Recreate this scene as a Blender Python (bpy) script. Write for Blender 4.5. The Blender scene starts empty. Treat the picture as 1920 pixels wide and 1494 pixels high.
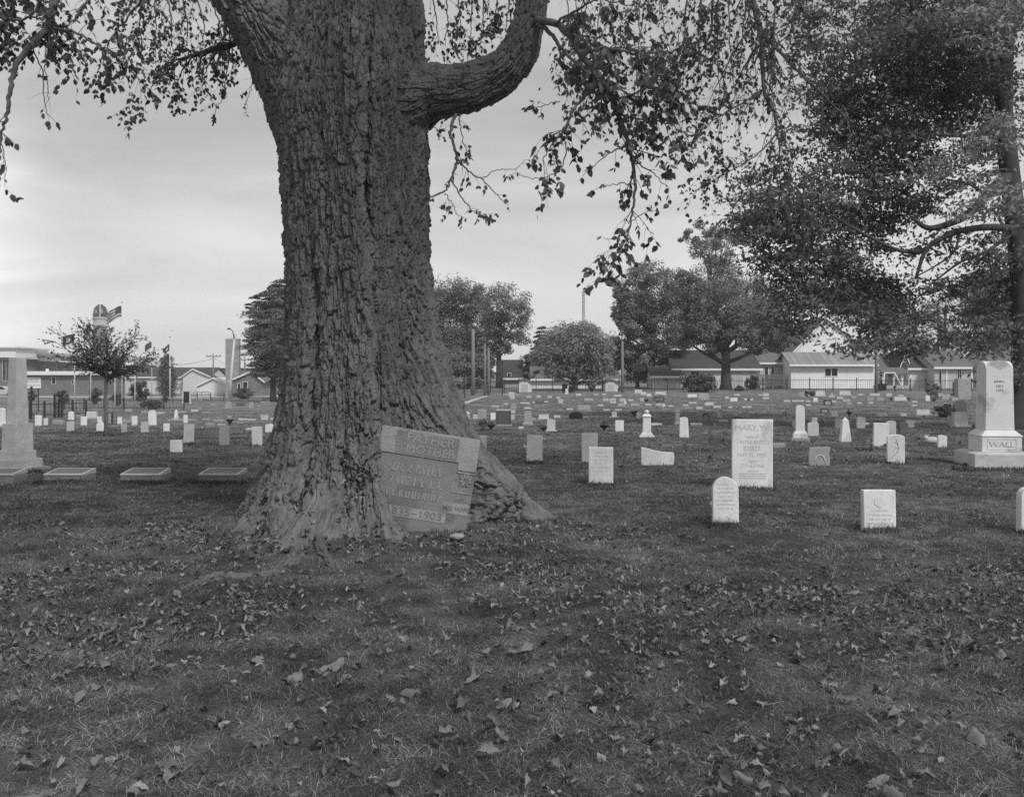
import bpy, math, random
import numpy as np
from mathutils import Vector, Matrix
R = math.radians
SC = bpy.context.scene
COL = SC.collection

# ------------------------------------------------------------------ camera, world, sun, exposure
F, H, HOR, CX = 1750.0, 1.55, 700.0, 960.0        # photograph geometry: focal length in px, eye height, horizon row, centre column
cam = bpy.data.cameras.new('camera'); cam.sensor_width = 36; cam.lens = 36*F/1920
cam.shift_y = -47/1920; cam.clip_end = 6000; cam.clip_start = .05
co = bpy.data.objects.new('camera', cam); COL.objects.link(co)
co.location = (0, 0, H); co.rotation_euler = (R(90), 0, 0); SC.camera = co

SUN_AZ, SUN_EL = 34.0, 46.0                      # sun stands behind the camera, to the right
wd = bpy.data.worlds.new('World'); SC.world = wd; wd.use_nodes = True
nt = wd.node_tree; nt.nodes.clear()
def wn(t, **k):
    n = nt.nodes.new(t)
    for a, b in k.items(): setattr(n, a, b)
    return n
def wl(a, b): nt.links.new(a, b)
sky = wn('ShaderNodeTexSky', sky_type='NISHITA', sun_disc=False, sun_elevation=R(SUN_EL), sun_rotation=R(180-SUN_AZ), dust_density=4.0, air_density=1.0)
bw = wn('ShaderNodeRGBToBW'); wl(sky.outputs[0], bw.inputs[0])          # black-and-white film: the sky gives neutral light
tc = wn('ShaderNodeTexCoord')
mp = wn('ShaderNodeMapping'); mp.inputs['Scale'].default_value = (1.0, 1.0, 5.0); mp.inputs['Rotation'].default_value = (R(6), R(10), 0)
wl(tc.outputs['Generated'], mp.inputs[0])
cl = wn('ShaderNodeTexNoise'); cl.inputs['Scale'].default_value = 1.7; cl.inputs['Detail'].default_value = 7; cl.inputs['Roughness'].default_value = .52; cl.inputs['Distortion'].default_value = .6
wl(mp.outputs[0], cl.inputs['Vector'])
rp = wn('ShaderNodeValToRGB'); rp.color_ramp.elements[0].position = .40; rp.color_ramp.elements[1].position = .68
wl(cl.outputs['Fac'], rp.inputs[0])
# a bank of brighter cloud low on the left
vd = wn('ShaderNodeVectorMath', operation='DOT_PRODUCT'); vd.inputs[1].default_value = (-.67, .735, .085)
wl(tc.outputs['Generated'], vd.inputs[0])
vr = wn('ShaderNodeMapRange'); vr.inputs['From Min'].default_value = .945; vr.inputs['From Max'].default_value = 1.0; vr.interpolation_type = 'SMOOTHSTEP'
wl(vd.outputs['Value'], vr.inputs['Value'])
sx = wn('ShaderNodeSeparateXYZ'); wl(tc.outputs['Generated'], sx.inputs[0])
er = wn('ShaderNodeMapRange'); er.inputs['From Min'].default_value = 0; er.inputs['From Max'].default_value = .32; er.inputs['To Min'].default_value = 1; er.inputs['To Max'].default_value = 0; er.interpolation_type = 'SMOOTHSTEP'
wl(sx.outputs['Z'], er.inputs['Value'])
def wm(op, a, b):
    n = wn('ShaderNodeMath', operation=op)
    for i, v in enumerate((a, b)):
        if isinstance(v, (int, float)): n.inputs[i].default_value = v
        else: wl(v, n.inputs[i])
    return n.outputs[0]
SKY_BASE, SKY_CLOUD, SKY_LOW, SKY_LEFT = 3.5, 1.8, 1.9, 5.8
thin = wm('MULTIPLY', bw.outputs[0], .12)                                   # thin blue-sky share
lum = wm('ADD', wm('ADD', thin, SKY_BASE), wm('MULTIPLY', rp.outputs[0], SKY_CLOUD))
lum = wm('ADD', lum, wm('MULTIPLY', er.outputs[0], SKY_LOW))
lum = wm('ADD', lum, wm('MULTIPLY', wm('MULTIPLY', vr.outputs[0], wm('ADD', .35, rp.outputs[0])), SKY_LEFT))
bg = wn('ShaderNodeBackground'); bg.inputs['Strength'].default_value = .12
wl(lum, bg.inputs['Color']); wo = wn('ShaderNodeOutputWorld'); wl(bg.outputs[0], wo.inputs[0])

sd = bpy.data.lights.new('sun', 'SUN'); sd.energy = 2.6; sd.angle = R(8); sd.color = (1, 1, 1)
so = bpy.data.objects.new('sun', sd); COL.objects.link(so); so.rotation_euler = (R(90-SUN_EL), 0, R(SUN_AZ)); so.location = (10, -10, 20)
SC.view_settings.view_transform = 'Standard'; SC.view_settings.look = 'None'; SC.view_settings.gamma = 1; SC.view_settings.exposure = 0
SC.render.engine = 'CYCLES'
SC.cycles.max_bounces = 5; SC.cycles.diffuse_bounces = 3; SC.cycles.glossy_bounces = 2; SC.cycles.transmission_bounces = 2; SC.cycles.transparent_max_bounces = 4
SC.cycles.use_denoising = False

# ------------------------------------------------------------------ numpy noise
def h2(ix, iy, s):
    n = (ix.astype(np.int64)*374761393 + iy.astype(np.int64)*668265263 + s*1442695041) & 0xffffffff
    n = ((n ^ (n >> 13))*1274126177) & 0xffffffff
    return ((n ^ (n >> 16)) & 0xffffff)/float(0x1000000)
def vn(x, y, s=0):
    ix, iy = np.floor(x), np.floor(y); fx, fy = x-ix, y-iy
    fx = fx*fx*(3-2*fx); fy = fy*fy*(3-2*fy)
    a, b, c, d = h2(ix, iy, s), h2(ix+1, iy, s), h2(ix, iy+1, s), h2(ix+1, iy+1, s)
    return (a*(1-fx)+b*fx)*(1-fy)+(c*(1-fx)+d*fx)*fy
def fbm(x, y, s=0, o=4):
    t = 0; a = .5
    for i in range(o): t = t+a*vn(x, y, s+i); x, y, a = x*2.03, y*2.03, a*.5
    return t
def worley(x, y, s=0):
    ix, iy = np.floor(x), np.floor(y)
    f1 = np.full(x.shape, 9.); f2 = np.full(x.shape, 9.); cid = np.zeros(x.shape)
    for dx in (-1, 0, 1):
        for dy in (-1, 0, 1):
            cx, cy = ix+dx, iy+dy
            px = cx+.15+.7*h2(cx, cy, s); py = cy+.15+.7*h2(cx, cy, s+7)
            d = np.sqrt((px-x)**2+(py-y)**2); r = h2(cx, cy, s+13)
            m = d < f1
            f2 = np.where(m, f1, np.minimum(f2, d)); cid = np.where(m, r, cid); f1 = np.where(m, d, f1)
    return f1, f2, cid
def ss(a, b, x): t = np.clip((x-a)/(b-a), 0, 1); return t*t*(3-2*t)

# ------------------------------------------------------------------ the lie of the land
TX, TY = (664-CX)*9.6/F, 9.6                       # foot of the big tree
def terr(x, y):
    x = np.asarray(x, float); y = np.asarray(y, float)
    yy = np.maximum(y, .01)
    s = 1-ss(-.26, -.12, x/np.maximum(yy, 8))
    fall = .0217*np.clip(y-20, 0, 46)+.01*np.clip(y-66, 0, 100)
    return -s*fall
def gz(x, y):
    x = np.asarray(x, float); y = np.asarray(y, float)
    near = 1-ss(14, 30, np.sqrt(x*x+y*y))
    mic = (fbm(x*.7+50, y*.7+50, 3, 3)-.45)*.06*near+(fbm(x*4+9, y*4+9, 5, 2)-.4)*.018*near
    r = np.sqrt((x-TX)**2+(y-TY)**2)
    return terr(x, y)+mic+.10*np.exp(-(r/1.7)**2)
def gzf(x, y): return float(gz(np.array([x]), np.array([y]))[0])
def DG(px, py):                                    # distance at which the sight line through a pixel meets the ground
    k = (py-HOR)/F; u = (px-CX)/F
    lo, hi = 2.0, 3000.0
    for _ in range(50):
        m = (lo*hi)**.5
        if m*k < H-float(terr(u*m, m)): lo = m
        else: hi = m
    return (lo*hi)**.5
def P(px, py, d): return Vector(((px-CX)*d/F, d, H+(HOR-py)*d/F))

# ------------------------------------------------------------------ materials (the film is black and white: every colour is a grey)
def mat(name, v, var=.25, scale=6, fine=90, fvar=.12, bump=.3, bscale=60, rough=.85, stretch=(1, 1, 1), attr=None, trans=0, stain=0, coord='Object'):
    m = bpy.data.materials.new(name); m.use_nodes = True; t = m.node_tree; N = t.nodes; L = t.links
    b = N['Principled BSDF']; b.inputs['Roughness'].default_value = rough
    b.inputs['Specular IOR Level'].default_value = .25
    tc = N.new('ShaderNodeTexCoord'); mp = N.new('ShaderNodeMapping'); mp.inputs['Scale'].default_value = stretch
    L.new(tc.outputs[coord], mp.inputs[0])
    def noise(sc, det=4):
        n = N.new('ShaderNodeTexNoise'); n.inputs['Scale'].default_value = sc; n.inputs['Detail'].default_value = det; L.new(mp.outputs[0], n.inputs['Vector']); return n.outputs['Fac']
    def math_(op, a, c):
        n = N.new('ShaderNodeMath'); n.operation = op
        for i, q in enumerate((a, c)):
            if isinstance(q, (int, float)): n.inputs[i].default_value = q
            else: L.new(q, n.inputs[i])
        return n.outputs[0]
    f = math_('MULTIPLY', math_('SUBTRACT', noise(scale), .5), 2*var)
    g = math_('MULTIPLY', math_('SUBTRACT', noise(fine, 2), .5), 2*fvar)
    s = math_('ADD', math_('ADD', f, g), 1.0)
    if stain:
        r = N.new('ShaderNodeMapRange'); r.inputs['From Min'].default_value = .53; r.inputs['From Max'].default_value = .60; r.inputs['To Min'].default_value = 1; r.inputs['To Max'].default_value = 1-stain
        L.new(noise(scale*.55, 5), r.inputs['Value']); s = math_('MULTIPLY', s, r.outputs[0])
    if attr:
        a = N.new('ShaderNodeAttribute'); a.attribute_name = 'rnd'
        r = N.new('ShaderNodeMapRange'); r.inputs['To Min'].default_value = attr[0]; r.inputs['To Max'].default_value = attr[1]
        pw = math_('POWER', a.outputs['Fac'], attr[2] if len(attr) > 2 else 1.0)
        L.new(pw, r.inputs['Value']); s = math_('MULTIPLY', s, r.outputs[0])
    val = math_('MULTIPLY', s, v)
    L.new(val, b.inputs['Base Color'])
    if bump:
        bn = N.new('ShaderNodeBump'); bn.inputs['Strength'].default_value = bump; bn.inputs['Distance'].default_value = .01
        L.new(noise(bscale, 5), bn.inputs['Height']); L.new(bn.outputs[0], b.inputs['Normal'])
    if trans:
        tr = N.new('ShaderNodeBsdfTranslucent'); L.new(val, tr.inputs[0]); mx = N.new('ShaderNodeMixShader'); mx.inputs[0].default_value = trans
        L.new(b.outputs[0], mx.inputs[1]); L.new(tr.outputs[0], mx.inputs[2]); L.new(mx.outputs[0], N['Material Output'].inputs[0])
    return m
M = {}
M['white'] = mat('white_marble', .71, .32, 6, 110, .2, .5, 70, stain=.30, stretch=(1, 1, .45))
M['light'] = mat('pale_stone', .50, .26, 6, 110, .14, .35, 70, stain=.12)
M['grey'] = mat('grey_stone', .33, .2, 6, 110, .15, .35, 70, stain=.12)
M['dark'] = mat('dark_granite', .10, .2, 8, 120, .2, .2, 70, rough=.5)
M['black'] = mat('black_granite', .03, .2, 8, 120, .2, .05, 70, rough=.35)
M['weathered'] = mat('weathered_stone', .20, .34, 5, 60, .3, .9, 55, stain=.3)
M['weathered_pale'] = mat('weathered_pale_stone', .29, .3, 6, 80, .25, .8, 60, stain=.25)
M['weathered_dark'] = mat('rock_faced_stone', .22, .3, 9, 60, .3, 1.0, 40)
M['worn'] = mat('worn_relief', .26, .28, 5, 60, .26, .6, 55)
M['letter'] = mat('pale_letters', .29, .3, 6, 80, .3, .5, 60, stain=.25)
M['carved'] = mat('carved_letters', .17, .2, 8, 90, .2, .2, 60)
M['monument'] = mat('monument_marble', .66, .16, 3.6, 120, .14, .4, 60, stain=.38)
M['bark'] = mat('bark', .15, .55, 9, 40, .5, 1.0, 60, stretch=(1, 1, .4), rough=.95)
M['bark_far'] = mat('bark_dark', .06, .3, 3, 30, .2, .4, 30, rough=.95)
M['root'] = mat('root_wood', .115, .5, 4, 30, .5, .9, 40, rough=.95)
M['leaf'] = mat('leaf', .12, .1, 3, 60, .05, 0, attr=(.6, 1.5), trans=.32, rough=.6)
M['leaf_far'] = mat('far_foliage', .19, .25, .25, 6, .1, 0, attr=(.55, 1.6), trans=.3, rough=.8)
M['leaf_dark'] = mat('dark_foliage', .14, .25, .4, 6, .1, 0, attr=(.55, 1.6), trans=.3, rough=.8)
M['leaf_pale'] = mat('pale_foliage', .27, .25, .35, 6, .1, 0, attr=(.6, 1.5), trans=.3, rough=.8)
M['needle'] = mat('needles', .12, .25, .4, 6, .1, 0, attr=(.55, 1.6), rough=.8)
M['shrub'] = mat('shrub_leaves', .10, .25, 1.0, 12, .1, 0, attr=(.5, 1.7), trans=.1, rough=.8)
M['grass'] = mat('grass_blades', .118, .3, .9, 5, .2, 0, attr=(.4, 3.4, 3.0), trans=.15, rough=.8, coord='Object')
M['litter'] = mat('dry_leaf', .165, .3, 9, 60, .3, .3, 60, attr=(.4, 1.9, 1.6), trans=.1, rough=.8)
M['dead'] = mat('dead_leaf', .21, .25, 12, 70, .25, .4, 60, trans=.12, rough=.75)
M['dead2'] = mat('dark_dead_leaf', .15, .25, 12, 70, .25, .4, 60, trans=.12, rough=.75)
M['siding'] = mat('white_siding', .74, .08, .5, 3, .06, .1, 20)
M['siding_grey'] = mat('grey_siding', .45, .1, .5, 3, .06, .1, 20)
M['siding_pale'] = mat('pale_siding', .6, .1, .5, 3, .06, .1, 20)
M['trim'] = mat('white_trim', .78, .04, 2, 20, .03, 0)
M['roof'] = mat('dark_shingles', .065, .2, 1, 8, .25, .3, 10)
M['roof_grey'] = mat('grey_shingles', .14, .2, 1, 8, .25, .3, 10)
M['glass'] = mat('window_glass', .025, .1, 2, 20, .05, 0, rough=.15)
M['metal'] = mat('pale_metal', .55, .08, 3, 40, .05, 0, rough=.5)
M['iron'] = mat('black_iron', .035, .1, 3, 40, .1, 0, rough=.6)
M['wood_pole'] = mat('weathered_pole', .2, .2, 2, 30, .2, .2, 20, stretch=(1, 1, .2))
M['pole_pale'] = mat('flagpole_paint', .62, .06, 2, 30, .05, 0, rough=.4)
M['cloth_dark'] = mat('dark_flag_cloth', .09, .1, 3, 40, .1, 0)
M['cloth_light'] = mat('light_flag_cloth', .5, .1, 3, 40, .1, 0)
M['concrete'] = mat('concrete', .42, .15, 1, 12, .15, .2, 20)
M['deckwood'] = mat('deck_boards', .16, .2, 2, 20, .2, .2, 20)
M['flower'] = mat('silk_flowers', .6, .2, 20, 60, .1, 0, attr=(.3, 1.4))
M['tyre'] = mat('tyre', .03, .1, 4, 30, .1, 0)
M['carpaint'] = mat('car_paint', .5, .02, 3, 30, .02, 0, rough=.25)
def brickmat(name, v, sc=1.0, mortar=1.8, bw_=.4, rh=.16, c2=.7):
    m = mat(name, v, .2, 1, 10, .2, .2, 20); t = m.node_tree; b = t.nodes['Principled BSDF']
    src = b.inputs['Base Color'].links[0].from_socket
    br = t.nodes.new('ShaderNodeTexBrick'); br.inputs['Scale'].default_value = sc
    br.inputs['Color1'].default_value = (1, 1, 1, 1); br.inputs['Color2'].default_value = (c2, c2, c2, 1); br.inputs['Mortar'].default_value = (mortar, mortar, mortar, 1)
    br.inputs['Brick Width'].default_value = bw_; br.inputs['Row Height'].default_value = rh; br.inputs['Mortar Size'].default_value = .012
    tc = t.nodes.new('ShaderNodeTexCoord'); mp = t.nodes.new('ShaderNodeMapping'); mp.inputs['Rotation'].default_value = (R(90), 0, 0)
    t.links.new(tc.outputs['Object'], mp.inputs[0]); t.links.new(mp.outputs[0], br.inputs['Vector'])
    mx = t.nodes.new('ShaderNodeVectorMath'); mx.operation = 'MULTIPLY'
    t.links.new(src, mx.inputs[0]); t.links.new(br.outputs['Color'], mx.inputs[1]); t.links.new(mx.outputs[0], b.inputs['Base Color'])
    return m
M['brick'] = brickmat('red_brick', .17)
M['brick_pale'] = brickmat('pale_brick', .27)
M['boards'] = brickmat('white_clapboard', .82, 1, .72, 8.0, .16, .95)
M['ribroof'] = brickmat('ribbed_roof', .30, 1, .6, .3, 9.0)
M['brick_far'] = brickmat('school_brick', .15)

def patchy(m):  # mottled shade and dry patches, both put into the base colour as noise
    t = m.node_tree; b = t.nodes['Principled BSDF']; src = b.inputs['Base Color'].links[0].from_socket
    tc = t.nodes.new('ShaderNodeTexCoord'); k = None
    for sc, lo, hi, a, c in ((.7, .36, .66, .70, 1.26), (3.2, .36, .66, .66, 1.36)):
        n = t.nodes.new('ShaderNodeTexNoise'); n.inputs['Scale'].default_value = sc; n.inputs['Detail'].default_value = 3; t.links.new(tc.outputs['Object'], n.inputs['Vector'])
        r = t.nodes.new('ShaderNodeMapRange'); r.inputs['From Min'].default_value = lo; r.inputs['From Max'].default_value = hi; r.inputs['To Min'].default_value = a; r.inputs['To Max'].default_value = c; t.links.new(n.outputs['Fac'], r.inputs['Value'])
        q = t.nodes.new('ShaderNodeMath'); q.operation = 'MULTIPLY'; t.links.new(src if k is None else k, q.inputs[0]); t.links.new(r.outputs[0], q.inputs[1]); k = q.outputs[0]
    t.links.new(k, b.inputs['Base Color'])
    for l in [l for l in t.links if l.to_node.type == 'BSDF_TRANSLUCENT']: t.links.new(k, l.to_socket)
patchy(M['grass'])
def ground_mat():
    m = mat('lawn', .092, .3, .8, 150, .8, 1.0, 110, rough=1.0); t = m.node_tree; N = t.nodes; L = t.links
    b = N['Principled BSDF']; src = b.inputs['Base Color'].links[0].from_socket
    tc = N.new('ShaderNodeTexCoord')
    # far lawn: base colour grows paler with distance, with coarse tufts
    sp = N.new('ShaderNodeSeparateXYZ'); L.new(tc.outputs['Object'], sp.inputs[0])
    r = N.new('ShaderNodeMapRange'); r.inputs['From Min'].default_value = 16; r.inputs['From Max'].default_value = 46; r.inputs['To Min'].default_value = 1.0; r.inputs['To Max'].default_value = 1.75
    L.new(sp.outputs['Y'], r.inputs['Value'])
    n = N.new('ShaderNodeTexNoise'); n.inputs['Scale'].default_value = 9; n.inputs['Detail'].default_value = 4; n.inputs['Roughness'].default_value = .7; L.new(tc.outputs['Object'], n.inputs['Vector'])
    n2 = N.new('ShaderNodeTexNoise'); n2.inputs['Scale'].default_value = .35; n2.inputs['Detail'].default_value = 3; L.new(tc.outputs['Object'], n2.inputs['Vector'])
    def mm(op, a, c):
        q = N.new('ShaderNodeMath'); q.operation = op
        for i, v in enumerate((a, c)):
            if isinstance(v, (int, float)): q.inputs[i].default_value = v
            else: L.new(v, q.inputs[i])
        return q.outputs[0]
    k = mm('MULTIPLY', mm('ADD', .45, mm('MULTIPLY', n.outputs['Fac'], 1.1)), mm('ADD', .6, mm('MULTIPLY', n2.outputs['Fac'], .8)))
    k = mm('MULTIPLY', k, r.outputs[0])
    L.new(mm('MULTIPLY', src, k), b.inputs['Base Color'])
    return m
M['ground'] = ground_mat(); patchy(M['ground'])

# ------------------------------------------------------------------ mesh helpers
def tag(o, label=None, cat=None, group=None, kind=None):
    if label: o['label'] = label
    if cat: o['category'] = cat
    if group: o['group'] = group
    if kind: o['kind'] = kind
    return o
def empty(name, loc, rz=0, label=None, cat=None, group=None):
    o = bpy.data.objects.new(name, None); COL.objects.link(o); o.empty_display_size = .2
    o.location = loc; o.rotation_euler = (0, 0, rz); return tag(o, label, cat, group)
def mesh_np(name, V, Fc, m, parent=None, smooth=False, rnd=None, loc=None):
    V = np.asarray(V, np.float32); Fc = np.asarray(Fc, np.int32)
    me = bpy.data.meshes.new(name); n, k = Fc.shape
    me.vertices.add(len(V)); me.vertices.foreach_set('co', V.ravel())
    me.loops.add(n*k); me.loops.foreach_set('vertex_index', Fc.ravel())
    me.polygons.add(n); me.polygons.foreach_set('loop_start', np.arange(n, dtype=np.int32)*k); me.polygons.foreach_set('loop_total', np.full(n, k, np.int32))
    if smooth: me.polygons.foreach_set('use_smooth', np.ones(n, bool))
    if rnd is not None:
        a = me.attributes.new('rnd', 'FLOAT', 'POINT'); a.data.foreach_set('value', np.asarray(rnd, np.float32))
    me.update(); me.materials.append(m)
    o = bpy.data.objects.new(name, me); COL.objects.link(o)
    if parent: o.parent = parent
    if loc is not None: o.location = loc
    return o
class MB:
    def __init__(s): s.v = []; s.f = []
    def add(s, vs, fs):
        o = len(s.v); s.v += [tuple(v) for v in vs]; s.f += [tuple(i+o for i in f) for f in fs]; return s
    def frus(s, x0, x1, y0, y1, z0, X0, X1, Y0, Y1, z1):   # box whose top rectangle differs from its foot
        s.add([(x0, y0, z0), (x1, y0, z0), (x1, y1, z0), (x0, y1, z0), (X0, Y0, z1), (X1, Y0, z1), (X1, Y1, z1), (X0, Y1, z1)],
              [(0, 3, 2, 1), (4, 5, 6, 7), (0, 1, 5, 4), (1, 2, 6, 5), (2, 3, 7, 6), (3, 0, 4, 7)]); return s
    def box(s, x0, x1, y0, y1, z0, z1): return s.frus(x0, x1, y0, y1, z0, x0, x1, y0, y1, z1)
    def prism(s, pts, y0, y1):                              # outline in the x-z plane, run along y
        n = len(pts); s.add([(x, y0, z) for x, z in pts]+[(x, y1, z) for x, z in pts],
            [tuple(range(n)), tuple(range(2*n-1, n-1, -1))]+[(i, i+n, (i+1) % n+n, (i+1) % n) for i in range(n)]); return s
    def prismx(s, pts, x0, x1):                             # outline in the y-z plane, run along x
        n = len(pts); s.add([(x0, y, z) for y, z in pts]+[(x1, y, z) for y, z in pts],
            [tuple(range(n)), tuple(range(2*n-1, n-1, -1))]+[(i, i+n, (i+1) % n+n, (i+1) % n) for i in range(n)]); return s
    def lathe(s, prof, n=16, cx=0, cy=0):
        o = len(s.v); vs = []
        for r, z in prof: vs += [(cx+r*math.cos(2*math.pi*i/n), cy+r*math.sin(2*math.pi*i/n), z) for i in range(n)]
        fs = [(j*n+i, j*n+(i+1) % n, (j+1)*n+(i+1) % n, (j+1)*n+i) for j in range(len(prof)-1) for i in range(n)]
        fs += [tuple(range(n-1, -1, -1)), tuple(range((len(prof)-1)*n, len(prof)*n))]
        return s.add(vs, fs)
    def tube(s, pts, rad, n=6):
        pts = [Vector(p) for p in pts]; vs = []
        for i, p in enumerate(pts):
            t = (pts[min(i+1, len(pts)-1)]-pts[max(i-1, 0)]).normalized()
            a = t.cross(Vector((.13, 1, .07))).normalized(); b = t.cross(a)
            r = rad[i] if hasattr(rad, '__len__') else rad
            vs += [p+a*(r*math.cos(2*math.pi*k/n))+b*(r*math.sin(2*math.pi*k/n)) for k in range(n)]
        fs = [(j*n+i, j*n+(i+1) % n, (j+1)*n+(i+1) % n, (j+1)*n+i) for j in range(len(pts)-1) for i in range(n)]
        fs += [tuple(range(n-1, -1, -1)), tuple(range((len(pts)-1)*n, len(pts)*n))]
        return s.add(vs, fs)
    def build(s, name, m, parent=None, loc=None, rz=0, bevel=0, smooth=False, label=None, cat=None, group=None, kind=None):
        me = bpy.data.meshes.new(name); me.from_pydata(s.v, [], s.f); me.update(); me.materials.append(m)
        if smooth:
            for p in me.polygons: p.use_smooth = True
        o = bpy.data.objects.new(name, me); COL.objects.link(o)
        if parent: o.parent = parent
        if loc is not None: o.location = loc
        o.rotation_euler = (0, 0, rz)
        if bevel:
            b = o.modifiers.new('bevel', 'BEVEL'); b.width = bevel; b.segments = 2; b.limit_method = 'ANGLE'; b.angle_limit = R(35)
        return tag(o, label, cat, group, kind)
def text_mesh(name, s, size, m, parent, loc, extrude=.003, align='CENTER', rot=(R(90), 0, 0), xs=1.0):
    c = bpy.data.curves.new(name, 'FONT'); c.body = s; c.size = size; c.extrude = extrude; c.align_x = align; c.align_y = 'CENTER'; c.resolution_u = 3
    t = bpy.data.objects.new(name, c); COL.objects.link(t)
    dg = bpy.context.evaluated_depsgraph_get(); me = bpy.data.meshes.new_from_object(t.evaluated_get(dg))
    bpy.data.objects.remove(t); me.materials.clear(); me.materials.append(m)
    o = bpy.data.objects.new(name, me); COL.objects.link(o); o.parent = parent; o.location = loc; o.rotation_euler = rot; o.scale = (xs, 1, 1)
    return o

# ------------------------------------------------------------------ ground
def lines(near, far, n, lin):
    t = np.linspace(0, 1, n); return near+lin*t+(far-near-lin)*t**6
ypos = lines(2.5, 1015, 420, 40.0)
ys = np.concatenate([np.linspace(-60, 2.4, 30), ypos])
xp = lines(0.0, 895, 260, 26.0); xs = np.concatenate([-xp[:0:-1], xp])
X, Y = np.meshgrid(xs, ys); Z = gz(X, Y)
nx, ny = len(xs), len(ys)
V = np.stack([X.ravel(), Y.ravel(), Z.ravel()], 1)
i = np.arange((nx-1)*(ny-1)); r_, c_ = i//(nx-1), i % (nx-1); a = r_*nx+c_
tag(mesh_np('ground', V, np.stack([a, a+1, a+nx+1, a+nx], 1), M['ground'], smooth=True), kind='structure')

# pale drive that rises behind the tree, and the road beyond the left fence
def strip(name, pts, w, m, lift=.012):
    vs = []; fs = []
    for k, (px, py) in enumerate(pts):
        d = DG(px, py); x = (px-CX)*d/F; z = float(terr(x, d))+lift
        vs += [(x, d, z), (x+w*.2, d+w, float(terr(x+w*.2, d+w))+lift)]
        if k: fs.append((2*k-2, 2*k, 2*k+1, 2*k-1))
    b = MB(); b.add(vs, fs); return b.build(name, m, kind='structure')
strip('path', [(840, 764), (862, 757), (885, 749), (905, 743.5), (930, 741), (970, 740.5)], 2.4, M['concrete'])
strip('road', [(-300, 743), (-100, 744), (60, 745), (200, 745.5), (330, 746), (450, 745), (560, 744)], 8, M['concrete'])

# ------------------------------------------------------------------ grass: one object nobody could count
rng = np.random.default_rng(7)
def blades(n, y0, y1, hgt, wid, xr=.62, lie=1.0):
    y = np.sqrt(rng.uniform(y0*y0, y1*y1, n)); x = rng.uniform(-xr, xr, n)*y
    dens = fbm(x*2.3+7, y*2.3+3, 11, 3); keep = rng.uniform(.15, .62, n) < dens+.16; keep &= rng.uniform(0, 1, n) < .5+.7*ss(.30, .52, fbm(x*.9+31, y*.9+17, 81, 3))+.6*(y > 16)
    r = np.hypot(x-TX, y-TY); keep &= (r > 1.15+rng.uniform(0, .6, n)) | (rng.uniform(0, 1, n) < .12)
    x, y = x[keep], y[keep]; n = len(x)
    z = gz(x, y)
    cl_ = fbm(x*5+1, y*5+2, 21, 2)
    hh = hgt*rng.uniform(.35, 1.15, n)*(.6+.9*cl_); ww = wid*rng.uniform(.6, 1.3, n)
    a = rng.uniform(0, 2*np.pi, n); ln = hh*np.abs(rng.normal(1.5, .9, n))*lie; hh = hh*.8/lie**.7; la = a+rng.normal(0, .6, n)
    px_, py_ = np.cos(a+np.pi/2)*ww, np.sin(a+np.pi/2)*ww
    lx, ly = np.cos(la)*ln, np.sin(la)*ln
    V = np.empty((n, 5, 3)); z0 = z-.01
    V[:, 0] = np.stack([x-px_, y-py_, z0], 1); V[:, 1] = np.stack([x+px_, y+py_, z0], 1)
    V[:, 2] = np.stack([x+lx*.35+px_*.8, y+ly*.35+py_*.8, z0+hh*.65], 1); V[:, 3] = np.stack([x+lx*.35-px_*.8, y+ly*.35-py_*.8, z0+hh*.65], 1)
    V[:, 4] = np.stack([x+lx, y+ly, z0+hh*rng.uniform(.75, 1.05, n)], 1)
    return V, np.repeat(rng.uniform(0, 1, n), 5)
parts = [blades(360000, 2.7, 7.0, .048, .0014), blades(90000, 2.7, 9.0, .05, .0010, lie=2.6), blades(270000, 7.0, 14.0, .055, .0024), blades(120000, 14.0, 30.0, .060, .0060), blades(50000, 30, 62, .07, .012)]
# taller tufts left by the mower round the nearer stones
TUFT = [(1362, 985, 48), (1651, 996, 60), (1411, 914, 78), (1127, 908, 46), (1002, 868, 30), (1234, 870, 60), (1679, 868, 34), (1862, 880, 140), (1870, 872, 120), (1925, 1000, 30), (1537, 870, 40), (355, 834, 24), (482, 834, 24), (1650, 836, 40), (1506, 829, 40), (850, 1003, 70), (30, 884, 90), (120, 906, 90), (265, 906, 90), (413, 906, 90)]
for tx, ty, tw in TUFT:
    n = int(140+tw*9); d = DG(tx, ty); x = (tx-CX)*d/F+rng.uniform(-.55, .55, n)*tw*d/F; y = d-rng.exponential(.05, n)-.0
    z = gz(x, y); hh = rng.uniform(.015, .06, n)*(1+.9*(rng.uniform(0, 1, n) > .93)); a = rng.uniform(0, 6.28, n); ln = hh*rng.uniform(.1, .7, n); ww = .0022*d/8
    px_, py_ = ww*np.ones(n), np.zeros(n); lx, ly = np.cos(a)*ln, np.sin(a)*ln
    V = np.empty((n, 5, 3)); V[:, 0] = np.stack([x-px_, y-py_, z-.01], 1); V[:, 1] = np.stack([x+px_, y+py_, z-.01], 1)
    V[:, 2] = np.stack([x+lx*.35+px_*.8, y+ly*.35, z+hh*.6], 1); V[:, 3] = np.stack([x+lx*.35-px_*.8, y+ly*.35, z+hh*.6], 1); V[:, 4] = np.stack([x+lx, y+ly, z+hh], 1)
    parts.append((V, np.repeat(rng.uniform(0, .8, n), 5)))
V = np.concatenate([p[0] for p in parts]); rn = np.concatenate([p[1] for p in parts]); n = len(V)
b5 = np.arange(n)*5
V2 = V.reshape(-1, 3)
me = bpy.data.meshes.new('grass')
me.vertices.add(len(V2)); me.vertices.foreach_set('co', V2.astype(np.float32).ravel())
lp = np.stack([b5, b5+1, b5+2, b5+3, b5+3, b5+2, b5+4], 1).astype(np.int32)
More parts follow.
